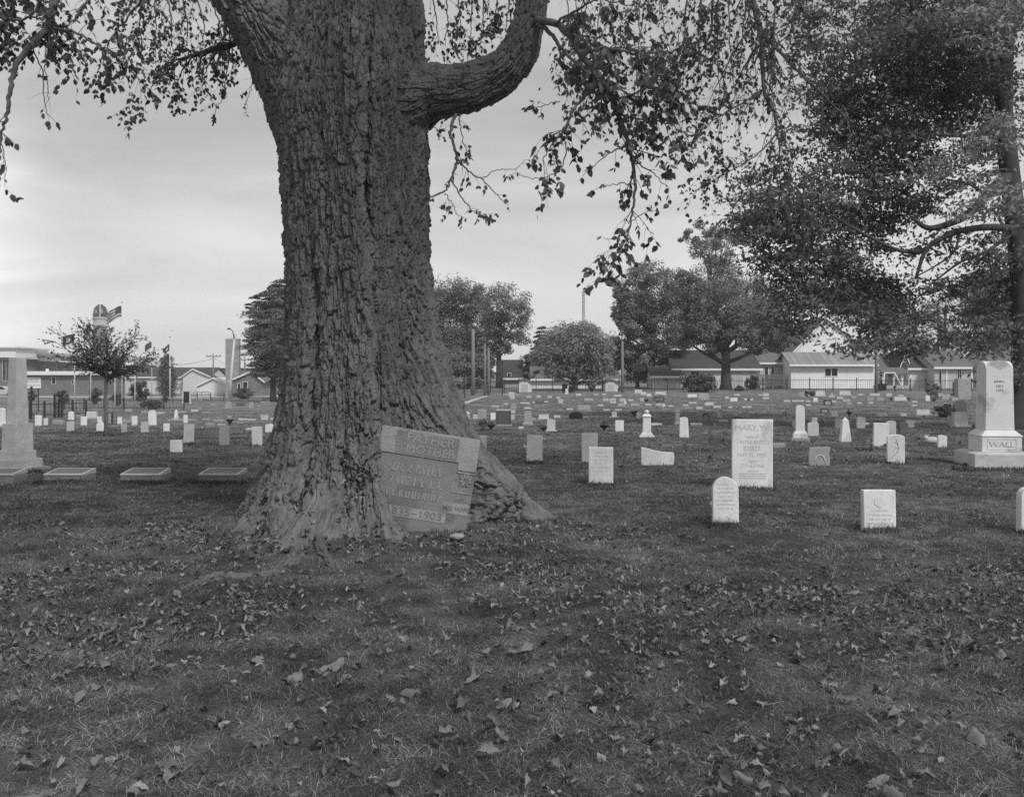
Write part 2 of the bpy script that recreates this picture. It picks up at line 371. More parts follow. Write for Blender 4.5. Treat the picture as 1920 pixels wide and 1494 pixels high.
me.loops.add(n*7); me.loops.foreach_set('vertex_index', lp.ravel())
me.polygons.add(n*2); st = np.stack([np.arange(n)*7, np.arange(n)*7+4], 1).astype(np.int32).ravel(); me.polygons.foreach_set('loop_start', st)
me.polygons.foreach_set('loop_total', np.tile(np.array([4, 3], np.int32), n))
at = me.attributes.new('rnd', 'FLOAT', 'POINT'); at.data.foreach_set('value', rn.astype(np.float32))
me.update(); me.materials.append(M['grass'])
go = bpy.data.objects.new('grass', me); COL.objects.link(go)
tag(go, 'short autumn lawn grass growing all over the graveyard', 'grass', kind='stuff')
del parts, V, V2, lp

# ------------------------------------------------------------------ fallen leaves
def leafgrid(sd, lobed=False):
    r = random.Random(sd); nu, nv = 9, 5; vs = []; fs = []
    curl = r.uniform(8, 30)*r.choice((1, 1, -1)); bend = r.uniform(-9, 9); tw = r.uniform(-.6, .6); L = 1.0; wmax = r.uniform(.16, .30) if not lobed else .36
    for i in range(nu):
        t = i/(nu-1)
        w = wmax*math.sin(math.pi*min(1, t**.8))**.75 if not lobed else wmax*math.sin(math.pi*t)**.5*(.65+.35*math.cos(t*13))
        w = max(w, .012)
        for j in range(nv):
            s = (j/(nv-1)-.5)*2; x = (t-.5)*L; y = s*w
            y *= 1+.22*math.sin(23*x+3*sd)+.12*math.sin(41*x+sd); z = .10*math.sin(7*x+sd)*math.sin(11*y+2*sd)+.05*math.sin(19*x-13*y+sd)+curl*.06*y*y*4+bend*.05*x*x+.10*abs(s)*w+.03*math.sin(9*x+5*s+sd)
            ca, sa = math.cos(tw*x), math.sin(tw*x); vs.append((x, y*ca-z*sa, y*sa+z*ca))
    for i in range(nu-1):
        for j in range(nv-1): a = i*nv+j; fs.append((a, a+1, a+nv+1, a+nv))
    return vs, fs
LG = [leafgrid(k, k % 4 == 3) for k in range(14)]
leafmeshes = []
for k, (vs, fs) in enumerate(LG):
    me = bpy.data.meshes.new('fallen_leaf'); me.from_pydata(vs, [], fs); me.materials.append(M['dead'] if k % 3 else M['dead2']); me.update()
    for p in me.polygons: p.use_smooth = True
    leafmeshes.append(me)
rr = random.Random(5)
cnt = 0; clumps_ = [(rr.uniform(-.55, .55), rr.uniform(3.3, 6.6)) for _ in range(42)]
while cnt < 280:
    if rr.random() < .55:
        u, y = rr.choice(clumps_); x = u*y+rr.gauss(0, .22); y = y+rr.gauss(0, .16)
    else: y = rr.uniform(3.2, 7.0); x = rr.uniform(-.6, .6)*y
    if y < 3.05 or math.hypot(x-TX, y-TY) < 1.75: continue
    o = bpy.data.objects.new('fallen_leaf', rr.choice(leafmeshes)); COL.objects.link(o)
    s = rr.uniform(.045, .115)*(.75 if y > 5.2 else 1)
    o.scale = (s, s, s); o.location = (x, y, gzf(x, y)+rr.uniform(.022, .05)); o.rotation_euler = (rr.gauss(0, .6), rr.gauss(0, .35), rr.uniform(0, 6.28))
    tag(o, 'curled dry tree leaf lying loose on the foreground grass', 'leaf', 'large fallen leaves in the foreground'); cnt += 1
def scatter_leaves(n, fn, smin, smax, zo):
    VV, FF, RR = [], [], []; off = 0
    for _ in range(n):
        x, y = fn(); vs, fs = LG[rr.randrange(14)]
        s = rr.uniform(smin, smax); m = Matrix.LocRotScale(Vector((x, y, gzf(x, y)+zo+rr.uniform(0, .02))), Matrix.Rotation(rr.uniform(0, 6.28), 3, 'Z') @ Matrix.Rotation(rr.gauss(0, .4), 3, 'X') @ Matrix.Rotation(rr.gauss(0, .35), 3, 'Y'), Vector((s, s, s)))
        VV += [tuple(m @ Vector(v)) for v in vs]; FF += [tuple(i+off for i in f) for f in fs]; off += len(vs); RR += [rr.random()]*len(vs)
    return VV, FF, RR
def clumpy(f):
    while True:
        x, y = f(); d_ = float(fbm(np.array([x*1.1+5]), np.array([y*1.1+8]), 19, 3)[0])
        if rr.random() < .12+2.6*max(0, d_-.42): return x, y
def f_mid(): return clumpy(lambda: (lambda y: (rr.uniform(-.6, .6)*y, y))(rr.uniform(6, 17)))
def f_tree():
    a = rr.uniform(-math.pi, 0); r = 1.2+abs(rr.gauss(.35, .55)); return TX+r*math.cos(a)*1.25, TY+r*math.sin(a)
def f_far():
    y = rr.uniform(15, 42); return rr.uniform(-.2, .6)*y, y
def f_near(): return clumpy(lambda: (lambda y: (rr.uniform(-.6, .6)*y, y))(3+4.5*rr.random()**.8))
A = scatter_leaves(1400, f_mid, .025, .075, .004); B = scatter_leaves(900, f_tree, .03, .08, .004); C = scatter_leaves(900, f_far, .05, .12, .03); Dn = scatter_leaves(3800, f_near, .015, .07, .014)
VV, FF, RR = [], [], []
for q in (A, B, C, Dn): o_ = len(VV); VV += q[0]; FF += [tuple(i+o_ for i in f) for f in q[1]]; RR += q[2]
mbt = MB()
for _ in range(170):
    y = rr.uniform(3.1, 13); x = rr.uniform(-.58, .58)*y; a = rr.uniform(0, 3.14); L = rr.uniform(.03, .13); p = [Vector((x+math.cos(a)*L*q+rr.gauss(0, .006), y+math.sin(a)*L*q+rr.gauss(0, .006), gzf(x, y)+.022+rr.uniform(0, .02))) for q in (0, .35, .7, 1)]
    mbt.tube(p, [.0028, .0025, .002, .0012], 4)
mbt.build('twig_litter', M['dead'], kind='stuff', label='fine broken twigs strewn over the grass', cat='twigs')
tag(mesh_np('leaf_litter', VV, FF, M['litter'], smooth=True, rnd=RR), 'litter of small dry leaves sprinkled through the grass', 'leaf litter', kind='stuff')

# ------------------------------------------------------------------ the big tree
BO0 = (TX, TY, 0)
big = empty('old_tree', (TX, TY, 0), 0, 'massive old twin-stemmed tree with deeply furrowed bark, flared roots and a tilted headstone against it', 'tree')
def plates(x, y, sd, edge, tilt):                 # shingled plates: sharp edges, each tipped a little its own way
    ix, iy = np.floor(x), np.floor(y); f1 = np.full(x.shape, 9.); f2 = f1.copy(); c = np.zeros(x.shape); ox = c.copy(); oy = c.copy()
    for dx in (-1, 0, 1):
        for dy in (-1, 0, 1):
            cx, cy = ix+dx, iy+dy; px = cx+.08+.84*h2(cx, cy, sd); py = cy+.08+.84*h2(cx, cy, sd+7); ex, ey = x-px, y-py
            d = np.abs(ex)+.8*np.abs(ey)+.25*np.sqrt(ex*ex+ey*ey); m = d < f1
            f2 = np.where(m, f1, np.minimum(f2, d)); c = np.where(m, h2(cx, cy, sd+13), c); ox = np.where(m, ex, ox); oy = np.where(m, ey, oy); f1 = np.where(m, d, f1)
    return ss(0, edge, f2-f1)*(1+(c-.5)*.9+tilt*(oy*(.3-c)*2+ox*(((c*7) % 1)-.5)*2)), c
def bark_h(u, v, k=1.0, wide=1.0):
    # long overlapping plates split by deep sharp furrows, broken by short cross cracks
    u = u+.060*(fbm(u*6, v*2.2, 1, 3)-.45)+.012*(vn(u*30, v*10, 2)-.5); v = v+.16*(fbm(u*7, v*2, 3, 3)-.45)
    A_, c = plates(u/(.064*wide), v/.27, 31, .15, .9); B_, e = plates(u/.029+9, v/.095, 57, .22, 1.0)
    n1 = fbm(u*15+3, v*2.4, 33, 4); cr = ss(.0, .10, np.abs(n1-.47)*2)
    n2 = 1-np.abs(2*fbm(u*36, v*6.5, 35, 3)-.9); n3 = 1-np.abs(2*fbm(u*80, v*20, 37, 2)-.75)
    return k*(.024*A_+.011*B_+.020*cr+.011*(n2-.7)+.006*(n3-.6)+.003*vn(u*200, v*120, 12))-.049*k
def zrow(py): return H+(HOR-py)*TY/F
Lr = [(-900, 610), (-400, 585), (-100, 562), (0, 556), (100, 538), (200, 522), (250, 524), (300, 526), (400, 532), (500, 535), (600, 535), (700, 531), (760, 527)]
Rr = [(-900, 740), (-400, 765), (-100, 785), (0, 790), (100, 798), (200, 804), (300, 801), (400, 800), (500, 804), (600, 812), (700, 818), (760, 822)]
Lf = [(0, 0), (600, 0), (760, 3), (800, 9), (850, 26), (900, 46), (950, 78), (985, 92), (1040, 110)]     # root flare, in px
Rf = [(0, 0), (550, 0), (600, 5), (650, 11), (700, 22), (750, 38), (800, 63), (850, 92), (900, 130), (950, 176), (970, 206), (985, 236), (1040, 300)]
nth, nzz = 900, 860
tt = np.linspace(0, 1, nth, endpoint=False)
th = -np.pi/2+2*np.pi*(tt-.5)+.55*np.sin(2*np.pi*(tt-.5))*-1.0      # denser toward the camera side
th = np.where(True, -np.pi/2+2*np.pi*(tt-.5)-.0*tt, th)
zz = np.concatenate([np.linspace(-.25, 5.8, nzz-40), np.linspace(5.83, 10.0, 40)])
TH, ZZ = np.meshgrid(th, zz)
row = HOR-(ZZ-H)*F/TY
def ip(tab, r): xs_ = [a for a, b in tab]; ys_ = [b for a, b in tab]; return np.interp(r, xs_, ys_)
Lx, Rx = (ip(Lr, row)+5-CX)*TY/F, (ip(Rr, row)-5-CX)*TY/F
ccx = (Lx+Rx)/2; a_ = (Rx-Lx)/2; b_ = a_*.98
c, s = np.cos(TH), np.sin(TH)
rad = 1/np.sqrt((c/a_)**2+(s/b_)**2)
def ang(t0): return np.angle(np.exp(1j*(TH-t0)))
z0 = np.maximum(ZZ, 0)
rad += (ip(Rf, row)*TY/F)*np.exp(-(ang(R(8))/np.clip(.23+.34*z0, 0, .8))**2)
rad += .36*(ip(Rf, row)*TY/F)*np.exp(-(ang(R(-14)+.1*np.sin(ZZ*4))/np.clip(.10+.12*z0, 0, .5))**2)
rad += (ip(Lf, row)*TY/F)*np.exp(-(ang(R(182))/np.clip(.36+.25*z0, 0, .8))**2)
for t0, am, hz, sg in ((-106, .74, .36, .25), (-67, .72, .24, .15), (-142, .58, .38, .24), (-84, .28, .5, .16), (-125, .22, .5, .12), (-32, .12, .2, .2), (60, .7, .4, .28), (118, .7, .4, .28)):
    rad += am*np.exp(-(ang(R(t0))/(sg+.10*z0))**2)*np.exp(-z0/hz)
fl = np.exp(-z0/.7)
rad += fl*.05*np.sin(9*TH+1.3+1.5*np.sin(TH*2.3))+fl*.20*(fbm(TH*4+7, ZZ*2.4, 64, 4)-.45)
rad -= .17*ss(R(-69), R(-61), TH)*(1-ss(R(-34), R(-8), TH))*ss(.0, .3, ZZ)*(1-.75*ss(1.4, 3.4, ZZ))
seam = np.exp(-(ang(R(-67)+.05*np.sin(ZZ*1.3)+.09*(vn(ZZ*1.7, ZZ*0, 5)-.5))/.07)**2)*ss(.9, 1.6, ZZ)
rad -= .15*seam*(.65+.7*vn(ZZ*3.1, ZZ*0+3, 6))
rad += .045*np.exp(-(ang(R(-80))/.13)**2)*ss(.8, 1.6, ZZ)-.075*ss(R(-67), R(-58), TH)*(1-ss(R(-30), R(0), TH))*ss(.6, 1.6, ZZ)
rad -= .10*np.exp(-(ang(R(-118)+.05*np.sin(ZZ*.9+1))/.075)**2)*(1-ss(2.2, 3.4, ZZ))*ss(.1, .4, ZZ)
rad -= .06*np.exp(-(ang(R(-93)+.05*np.sin(ZZ*1.3+1))/.06)**2)*(1-ss(.9, 1.6, ZZ))*ss(.1, .3, ZZ)
rad -= .035*np.exp(-(ang(R(-105)+.06*np.sin(ZZ*.8))/.06)**2)*ss(2.5, 3.5, ZZ)
rad += .022*np.sin(5*TH+ZZ*.5)+.03*(fbm(TH*2.2+5, ZZ*.9+4, 71, 3)-.45)
kn = np.exp(-((TH-R(-50))/.10)**2-((ZZ-zrow(140))/.10)**2); rad += .05*np.exp(-((TH-R(-50))/.2)**2-((ZZ-zrow(140))/.2)**2)-.10*kn
bx_ = np.exp(-((TH-R(-101))/.13)**2-((ZZ-.04)/.12)**2); rad += .26*bx_-.24*np.exp(-((TH-R(-103))/.05)**2-((ZZ-.07)/.05)**2)-.16*np.exp(-((TH-R(-97))/.03)**2-((ZZ-.05)/.04)**2)
hol = np.exp(-((TH-R(-82))/.12)**2-((ZZ-.46)/.16)**2); rad -= .12*hol
u_ = TH*.80; v_ = ZZ+.75*(rad-.8)
Pb = np.stack([ccx-TX+rad*c, rad*s, ZZ], -1)
ta = np.roll(Pb, -2, 1)-np.roll(Pb, 2, 1); tb_ = np.gradient(Pb, axis=0)
Nn = np.cross(ta, tb_); Nn /= np.linalg.norm(Nn, axis=2)[..., None]
hb = bark_h(u_, v_, 1.35+.2*fl)+fl*.75*bark_h(u_*2.3+11, v_*1.6+5, 1.0)+np.exp(-z0/.22)*.14*(fbm(TH*7+3, ZZ*2, 61, 4)-.45)*(1-ss(-.9, -.5, TH)*(TH < 1.5))+.02*fl*(fbm(u_*12, v_*3, 66, 3)-.45)
V = (Pb+Nn*hb[..., None]).reshape(-1, 3)
i = np.arange(nth*(nzz-1)); r_, c_ = i//nth, i % nth
mesh_np('trunk', V, np.stack([r_*nth+c_, r_*nth+(c_+1) % nth, (r_+1)*nth+(c_+1) % nth, (r_+1)*nth+c_], 1), M['bark'], big, smooth=True)

rl = random.Random(77); TV = V.reshape(nzz, nth, 3); LV, LF, LR = [], [], []
j0 = [j for j in range(nth) if -145 < math.degrees(th[j]) < -52]
for _ in range(260):
    while True:
        i_z = rl.randrange(8, 150); j = rl.choice(j0); zc = zz[i_z]; dg_ = math.degrees(th[j])
        pr = math.exp(-max(0, zc)/.16)+(1.6 if abs(dg_+84) < 9 and .2 < zc < .75 else 0)+(.6 if abs(dg_+118) < 7 and zc < .5 else 0)
        if rl.random() < pr*.6: break
    p = TV[i_z, j]+Nn[i_z, j]*.012; vs, fs = LG[rl.randrange(14)]; s_ = rl.uniform(.03, .08); nv = Vector(Nn[i_z, j]).normalized()
    nv = (nv+Vector((rl.gauss(0, .5), rl.gauss(0, .5), .4+rl.gauss(0, .4)))).normalized(); qt = nv.to_track_quat('Z', 'Y').to_matrix() @ Matrix.Rotation(rl.uniform(0, 6.28), 3, 'Z')
    m_ = Matrix.LocRotScale(Vector(p)+Vector(BO0), qt, Vector((s_, s_, s_))); o_ = len(LV); LV += [tuple(m_ @ Vector(v)) for v in vs]; LF += [tuple(i+o_ for i in f) for f in fs]; LR += [rl.random()]*len(vs)
tag(mesh_np('leaf_litter', LV, LF, M['litter'], smooth=True, rnd=LR), 'dry leaves caught in the folds of the big tree roots', 'leaf litter', kind='stuff')

def spline(pts, n):
    pts = np.array([list(p) for p in pts], float); k = len(pts); t = np.linspace(0, k-1, n); out = []
    for q in t:
        i = min(int(q), k-2); f = q-i; p0, p1, p2, p3 = pts[max(i-1, 0)], pts[i], pts[i+1], pts[min(i+2, k-1)]
        out.append(.5*((2*p1)+(-p0+p2)*f+(2*p0-5*p1+4*p2-p3)*f*f+(-p0+3*p1-3*p2+p3)*f**3))
    return np.array(out)
def bark_tube(name, ctrl, parent, nseg=220, nring=150, k=.8, m='bark', org=(0, 0, 0)):   # ctrl: (px, py, d, radius px)
    pr = [tuple(P(a, b, d))+(r*d/F,) for a, b, d, r in ctrl]
    sp = spline(pr, nseg); C = sp[:, :3]; rd = sp[:, 3]
    T = np.gradient(C, axis=0); T /= np.linalg.norm(T, axis=1)[:, None]
    A_ = np.zeros_like(T); a0 = np.cross(T[0], [0, 1, .1]); a0 /= np.linalg.norm(a0); A_[0] = a0
    for q in range(1, nseg):
        a = A_[q-1]-T[q]*np.dot(A_[q-1], T[q]); A_[q] = a/np.linalg.norm(a)
    Bv = np.cross(T, A_); ln = np.concatenate([[0], np.cumsum(np.linalg.norm(np.diff(C, axis=0), axis=1))])
    ph = np.linspace(0, 2*np.pi, nring, endpoint=False); PH, LN = np.meshgrid(ph, ln); rr_ = rd[:, None]*np.ones_like(PH)
    rm = rd.mean()
    bh = bark_h(PH*rm*1.0+3, LN*.9+8, k) if k > .2 else 0
    rr_ = rr_*(1+.05*np.sin(3*PH+LN*2)+.06*(vn(PH*2, LN*3, 4)-.5))+bh
    V = C[:, None, :]+rr_[..., None]*(np.cos(PH)[..., None]*A_[:, None, :]+np.sin(PH)[..., None]*Bv[:, None, :])
    V = V.reshape(-1, 3)-np.array(org)
    i = np.arange(nring*(nseg-1)); r_, c_ = i//nring, i % nring
    return mesh_np(name, V, np.stack([r_*nring+c_, r_*nring+(c_+1) % nring, (r_+1)*nring+(c_+1) % nring, (r_+1)*nring+c_], 1), M[m], parent, smooth=True)
BO = (TX, TY, 0)
bark_tube('limb', [(700, 200, 9.7, 60), (770, 186, 9.6, 62), (808, 176, 9.55, 52), (840, 173, 9.5, 46), (885, 164, 9.45, 43), (933, 141, 9.4, 38), (966, 103, 9.35, 33), (984, 60, 9.3, 28), (997, 8, 9.3, 27), (1000, -70, 9.3, 25), (1040, -200, 9.0, 22), (1160, -330, 8.6, 16)], big, 520, 280, 1.1, org=BO)
bark_tube('limb', [(640, 330, 9.75, 64), (600, 240, 9.75, 76), (562, 150, 9.75, 74), (512, 62, 9.75, 68), (462, -8, 9.75, 62), (400, -100, 9.7, 54), (320, -210, 9.4, 52), (200, -300, 9.2, 38), (60, -360, 9, 26)], big, 560, 340, 1.35, org=BO)
bark_tube('limb', [(700, -300, 9.8, 60), (800, -420, 10.5, 44), (1000, -500, 11.5, 34), (1230, -420, 12.8, 26), (1380, -200, 13.6, 18), (1408, -60, 13.8, 12)], big, 120, 60, .4, org=BO)
bark_tube('limb', [(660, -250, 9.8, 70), (640, -500, 9.9, 60), (610, -760, 10, 44), (580, -1000, 10.2, 26)], big, 100, 60, .4, org=BO)

# surface roots and burls at the foot
def root(ctrl, k=.4): bark_tube('surface_root', ctrl, big, 110, 40, k, 'root', org=BO)
def gp(px, py, up, r):
    d = DG(px, py); x = (px-CX)*d/F; z = gzf(x, d)+up; return (px, HOR-(z-H)*F/d, d, r)
root([gp(560, 1045, -.004, 15), gp(520, 1074, -.008, 13), gp(460, 1082, -.024, 13), gp(400, 1088, -.016, 12), gp(352, 1104, -.026, 9), gp(300, 1120, -.06, 4)], 1.1)
root([gp(592, 1010, .0, 14), gp(604, 1040, -.005, 11), gp(625, 1064, -.014, 8), gp(660, 1085, -.04, 4)], 1.0)
root([gp(960, 975, .02, 12), gp(1000, 988, -.01, 8), gp(1030, 998, -.015, 6), gp(1060, 1006, -.04, 4)], .6)

# hanging branches: tubes and leaves
class Foliage:
    def __init__(s): s.p = []; s.d = []; s.s = []
    def leaf(s, p, d, sz): s.p.append(tuple(p)); s.d.append(tuple(d)); s.s.append(sz)
    def build(s, name, m, parent, org=(0, 0, 0), seed=1, sc=1.0):
        g = np.random.default_rng(seed); p = np.array(s.p)-np.array(org); d = np.array(s.d); z = np.array(s.s)[:, None]*g.uniform(.6, 1.1, (len(s.s), 1))*sc; n = len(p)
        d /= np.linalg.norm(d, axis=1)[:, None]; r = g.normal(size=(n, 3)); sd_ = np.cross(d, r); sd_ /= np.linalg.norm(sd_, axis=1)[:, None]; nm = np.cross(d, sd_)
        w = g.uniform(.22, .36, (n, 1))*z; cv = g.uniform(-.05, .22, (n, 1))*z
        V = np.empty((n, 8, 3)); b = p+d*z*.06
        V[:, 0] = b; V[:, 1] = p+d*z*.32+sd_*w-nm*cv*.3; V[:, 2] = p+d*z*.68+sd_*w*.78-nm*cv*.8; V[:, 3] = p+d*z-nm*cv*1.8
        V[:, 4] = p+d*z*.68-sd_*w*.78-nm*cv*.8; V[:, 5] = p+d*z*.32-sd_*w-nm*cv*.3; V[:, 6] = p+d*z*.35+nm*z*.07; V[:, 7] = p+d*z*.68+nm*z*.03-nm*cv*.5
        q = np.arange(n)[:, None]*8
        Fc = np.concatenate([q+np.array([[0, 1, 6]]), q+np.array([[0, 6, 5]]), q+np.array([[1, 2, 7]]), q+np.array([[1, 7, 6]]), q+np.array([[5, 6, 7]]), q+np.array([[5, 7, 4]]), q+np.array([[2, 3, 7]]), q+np.array([[7, 3, 4]])])
        return mesh_np(name, V.reshape(-1, 3), Fc, m, parent, rnd=np.repeat(g.uniform(0, 1, n), 8))
def vrand(r): return Vector((r.gauss(0, 1), r.gauss(0, 1), r.gauss(0, 1))).normalized()
def twig(mb, fo, p, d, L, r0, lsz, nl, rg, depth=0, droop=.9, bare=.25):
    n = max(4, int(L/.05)); pts = [p.copy()]; v = d.normalized()
    for i in range(n):
        v = (v+Vector((0, 0, -droop*.16))+vrand(rg)*.20).normalized(); pts.append(pts[-1]+v*L/n)
    mb.tube(pts, [r0*(1-.75*i/n) for i in range(n+1)], 4)
    for i in range(1, n+1):
        if i/n > bare and rg.random() < nl:
            for k in range(rg.choice((1, 2, 2, 3))):
                fo.leaf(pts[i], (v*.35+vrand(rg)*.7+Vector((0, 0, -.55))), lsz*rg.uniform(.65, 1.15))
        if depth > 0 and rg.random() < .38:
            side = v.cross(vrand(rg)).normalized(); twig(mb, fo, pts[i], (v*.7+side*.8), L*rg.uniform(.3, .6), r0*.55, lsz, nl, rg, depth-1, droop, .1)
def branch(mb, fo, ctrl, r0, r1, ntw, tl, lsz, nl, rg, depth=1, droop=.9, tip=True, f0=.12):   # ctrl in (px, py, d)
    sp = [Vector(q) for q in spline([tuple(P(*c)) for c in ctrl], 6*len(ctrl))]; n = len(sp)
    for i in range(1, n-1): sp[i] += vrand(rg)*.010
    mb.tube(sp, [r0+(r1-r0)*i/(n-1) for i in range(n)], 6)
    for _ in range(ntw):
        f = rg.uniform(f0, 1); i = min(int(f*(n-1)), n-2); t = (sp[i+1]-sp[i]).normalized(); side = t.cross(vrand(rg)).normalized()
        twig(mb, fo, sp[i], t*.5+side*.9, tl*rg.uniform(.4, 1.15), max(.0022, (r0+(r1-r0)*f)*.4), lsz, nl, rg, depth, droop)
    if tip: twig(mb, fo, sp[-1], sp[-1]-sp[-2], tl*.6, r1, lsz, nl, rg, depth, droop)
rg = random.Random(11); mb = MB(); fo = Foliage(); px2 = 8.6/F
# left: near boughs
branch(mb, fo, [(190, -250, 8.8), (125, -110, 8.6), (103, 0, 8.4), (84, 56, 8.3), (36, 112, 8.2), (20, 160, 8.2), (13, 216, 8.2), (2, 255, 8.2), (0, 300, 8.2)], .050, .006, 4, .35, .085, .5, rg, f0=.35)
branch(mb, fo, [(103, 0, 8.4), (92, 50, 8.35), (140, 60, 8.3), (185, 88, 8.3), (222, 112, 8.4), (262, 150, 8.5)], .014, .005, 22, .42, .08, .8, rg)
branch(mb, fo, [(60, 85, 8.3), (78, 130, 8.3), (82, 180, 8.3), (90, 215, 8.3)], .008, .003, 2, .2, .08, .35, rg, 0)
branch(mb, fo, [(95, 60, 8.3), (85, 110, 8.2), (88, 160, 8.2), (92, 185, 8.2)], .007, .003, 4, .25, .08, .5, rg, 0)
branch(mb, fo, [(-120, -40, 8), (-30, 5, 8.1), (20, 38, 8.2), (70, 30, 8.2), (100, 20, 8.3)], .02, .006, 20, .34, .085, .85, rg)
branch(mb, fo, [(60, -120, 8.4), (40, -40, 8.3), (20, 30, 8.2), (0, 70, 8.2)], .02, .006, 16, .34, .085, .8, rg)
branch(mb, fo, [(-60, 60, 8.1), (-20, 170, 8.1), (0, 260, 8.1), (12, 320, 8.1)], .010, .003, 8, .25, .075, .5, rg, 0)
branch(mb, fo, [(200, -150, 9), (190, -40, 8.8), (150, 20, 8.7), (120, 60, 8.6)], .02, .005, 16, .34, .08, .75, rg)
branch(mb, fo, [(330, -200, 9.4), (300, -60, 9.2), (250, 20, 9.1), (210, 70, 9.0), (190, 120, 9.0)], .02, .004, 18, .36, .075, .75, rg)
for q in range(7): branch(mb, fo, [(250+22*q, -120, 11), (262+26*q, -10, 11), (262+30*q, 50, 11), (255+32*q+rg.uniform(-12, 12), 95+rg.uniform(0, 40), 11)], .016, .003, 11, .45, .075, .6, rg)
for q in range(5): branch(mb, fo, [(470, 70, 10.4), (430-18*q, 88+4*q, 10.6), (400-24*q, 105+6*q, 10.8), (380-26*q+30*(q % 2), 150+8*q, 11)], .03-.003*q, .003, 8, .36, .07, .55, rg)
branch(mb, fo, [(495, 90, 10.5), (480, 130, 10.6), (470, 170, 10.6), (462, 192, 10.6)], .006, .003, 6, .25, .06, .6, rg, 0)
branch(mb, fo, [(440, 60, 10.5), (425, 130, 10.6), (418, 180, 10.6), (405, 205, 10.6)], .008, .003, 7, .28, .06, .75, rg, 0)
# right: bough on the right limb, with big leaves
branch(mb, fo, [(1005, 38, 9.2), (1040, 44, 9.0), (1066, 66, 8.8), (1098, 112, 8.6), (1135, 160, 8.5), (1160, 215, 8.5), (1178, 270, 8.5), (1190, 330, 8.5), (1188, 385, 8.5), (1176, 440, 8.5), (1160, 480, 8.5)], .040, .004, 24, .5, .10, .52, rg, f0=.3)
branch(mb, fo, [(1005, 42, 9.2), (1030, 60, 9.1), (1058, 96, 9.0), (1092, 130, 8.9), (1120, 150, 8.8)], .026, .006, 10, .36, .10, .55, rg, f0=.3)
branch(mb, fo, [(1125, 150, 8.6), (1080, 200, 8.5), (1062, 240, 8.5), (1035, 272, 8.5), (1018, 300, 8.5)], .016, .004, 11, .4, .095, .5, rg)
branch(mb, fo, [(1090, 105, 8.7), (1140, 90, 8.5), (1190, 100, 8.4), (1240, 96, 8.3)], .018, .005, 18, .46, .11, .5, rg)
branch(mb, fo, [(1040, 44, 8.9), (1080, 20, 8.7), (1120, 0, 8.6), (1180, 10, 8.5)], .016, .005, 16, .42, .10, .5, rg)
branch(mb, fo, [(1160, 215, 8.5), (1200, 225, 8.4), (1250, 232, 8.3), (1285, 250, 8.3)], .012, .004, 14, .42, .095, .5, rg)
branch(mb, fo, [(1150, 190, 8.5), (1200, 170, 8.3), (1235, 150, 8.2)], .012, .005, 12, .4, .105, .55, rg)
branch(mb, fo, [(1182, 300, 8.5), (1220, 322, 8.4), (1250, 350, 8.4)], .008, .003, 6, .26, .09, .7, rg, 0)
branch(mb, fo, [(1178, 270, 8.5), (1140, 290, 8.5), (1105, 318, 8.5)], .008, .003, 6, .24, .09, .7, rg, 0)
branch(mb, fo, [(1190, 345, 8.5), (1160, 345, 8.5), (1125, 352, 8.5)], .006, .003, 3, .2, .09, .6, rg, 0)
branch(mb, fo, [(1178, 430, 8.5), (1160, 446, 8.5), (1135, 448, 8.5)], .005, .002, 3, .12, .07, .7, rg, 0)
branch(mb, fo, [(1178, 420, 8.5), (1205, 400, 8.5), (1225, 395, 8.5)], .005, .002, 3, .12, .07, .8, rg, 0)
# under the limb
branch(mb, fo, [(856, 214, 9.3), (845, 250, 9.2), (856, 296, 9.2), (846, 335, 9.2), (834, 358, 9.2), (806, 370, 9.2)], .018, .006, 6, .22, .075, .6, rg, 0)
branch(mb, fo, [(862, 214, 9.3), (864, 245, 9.2), (874, 285, 9.2)], .008, .003, 5, .16, .075, .8, rg, 0)
branch(mb, fo, [(856, 298, 9.2), (880, 322, 9.2), (905, 338, 9.2), (932, 365, 9.2), (948, 382, 9.2)], .009, .003, 6, .2, .075, .6, rg, 0)
branch(mb, fo, [(846, 336, 9.2), (866, 372, 9.2), (890, 398, 9.2), (912, 412, 9.2)], .008, .003, 7, .2, .075, .7, rg, 0)
branch(mb, fo, [(902, 336, 9.2), (930, 320, 9.2), (965, 316, 9.2), (985, 300, 9.2)], .005, .002, 3, .14, .07, .4, rg, 0)
branch(mb, fo, [(1060, 260, 8.7), (1058, 300, 8.8), (1040, 325, 8.9), (1000, 335, 9.0), (968, 325, 9.0)], .006, .003, 3, .18, .075, .6, rg, 0)
branch(mb, fo, [(834, 362, 9.2), (850, 385, 9.2), (856, 402, 9.2)], .005, .003, 5, .16, .07, .8, rg, 0)
branch(mb, fo, [(812, 235, 9.4), (822, 245, 9.3), (835, 240, 9.3)], .004, .002, 5, .14, .07, .8, rg, 0)
branch(mb, fo, [(1050, 190, 8.8), (1010, 200, 8.8), (985, 205, 8.8)], .005, .002, 3, .12, .08, .7, rg, 0)
# behind the limb, hanging between trunk and limb
for q in range(7): branch(mb, fo, [(815+24*q, -160, 11.5), (812+24*q, -20, 11.4), (818+22*q, 40, 11.4), (815+22*q+rg.uniform(-10, 10), 80+rg.uniform(-15, 12)-6*(q > 4)*q, 11.4)], .014, .003, 9, .42, .075, .6, rg)
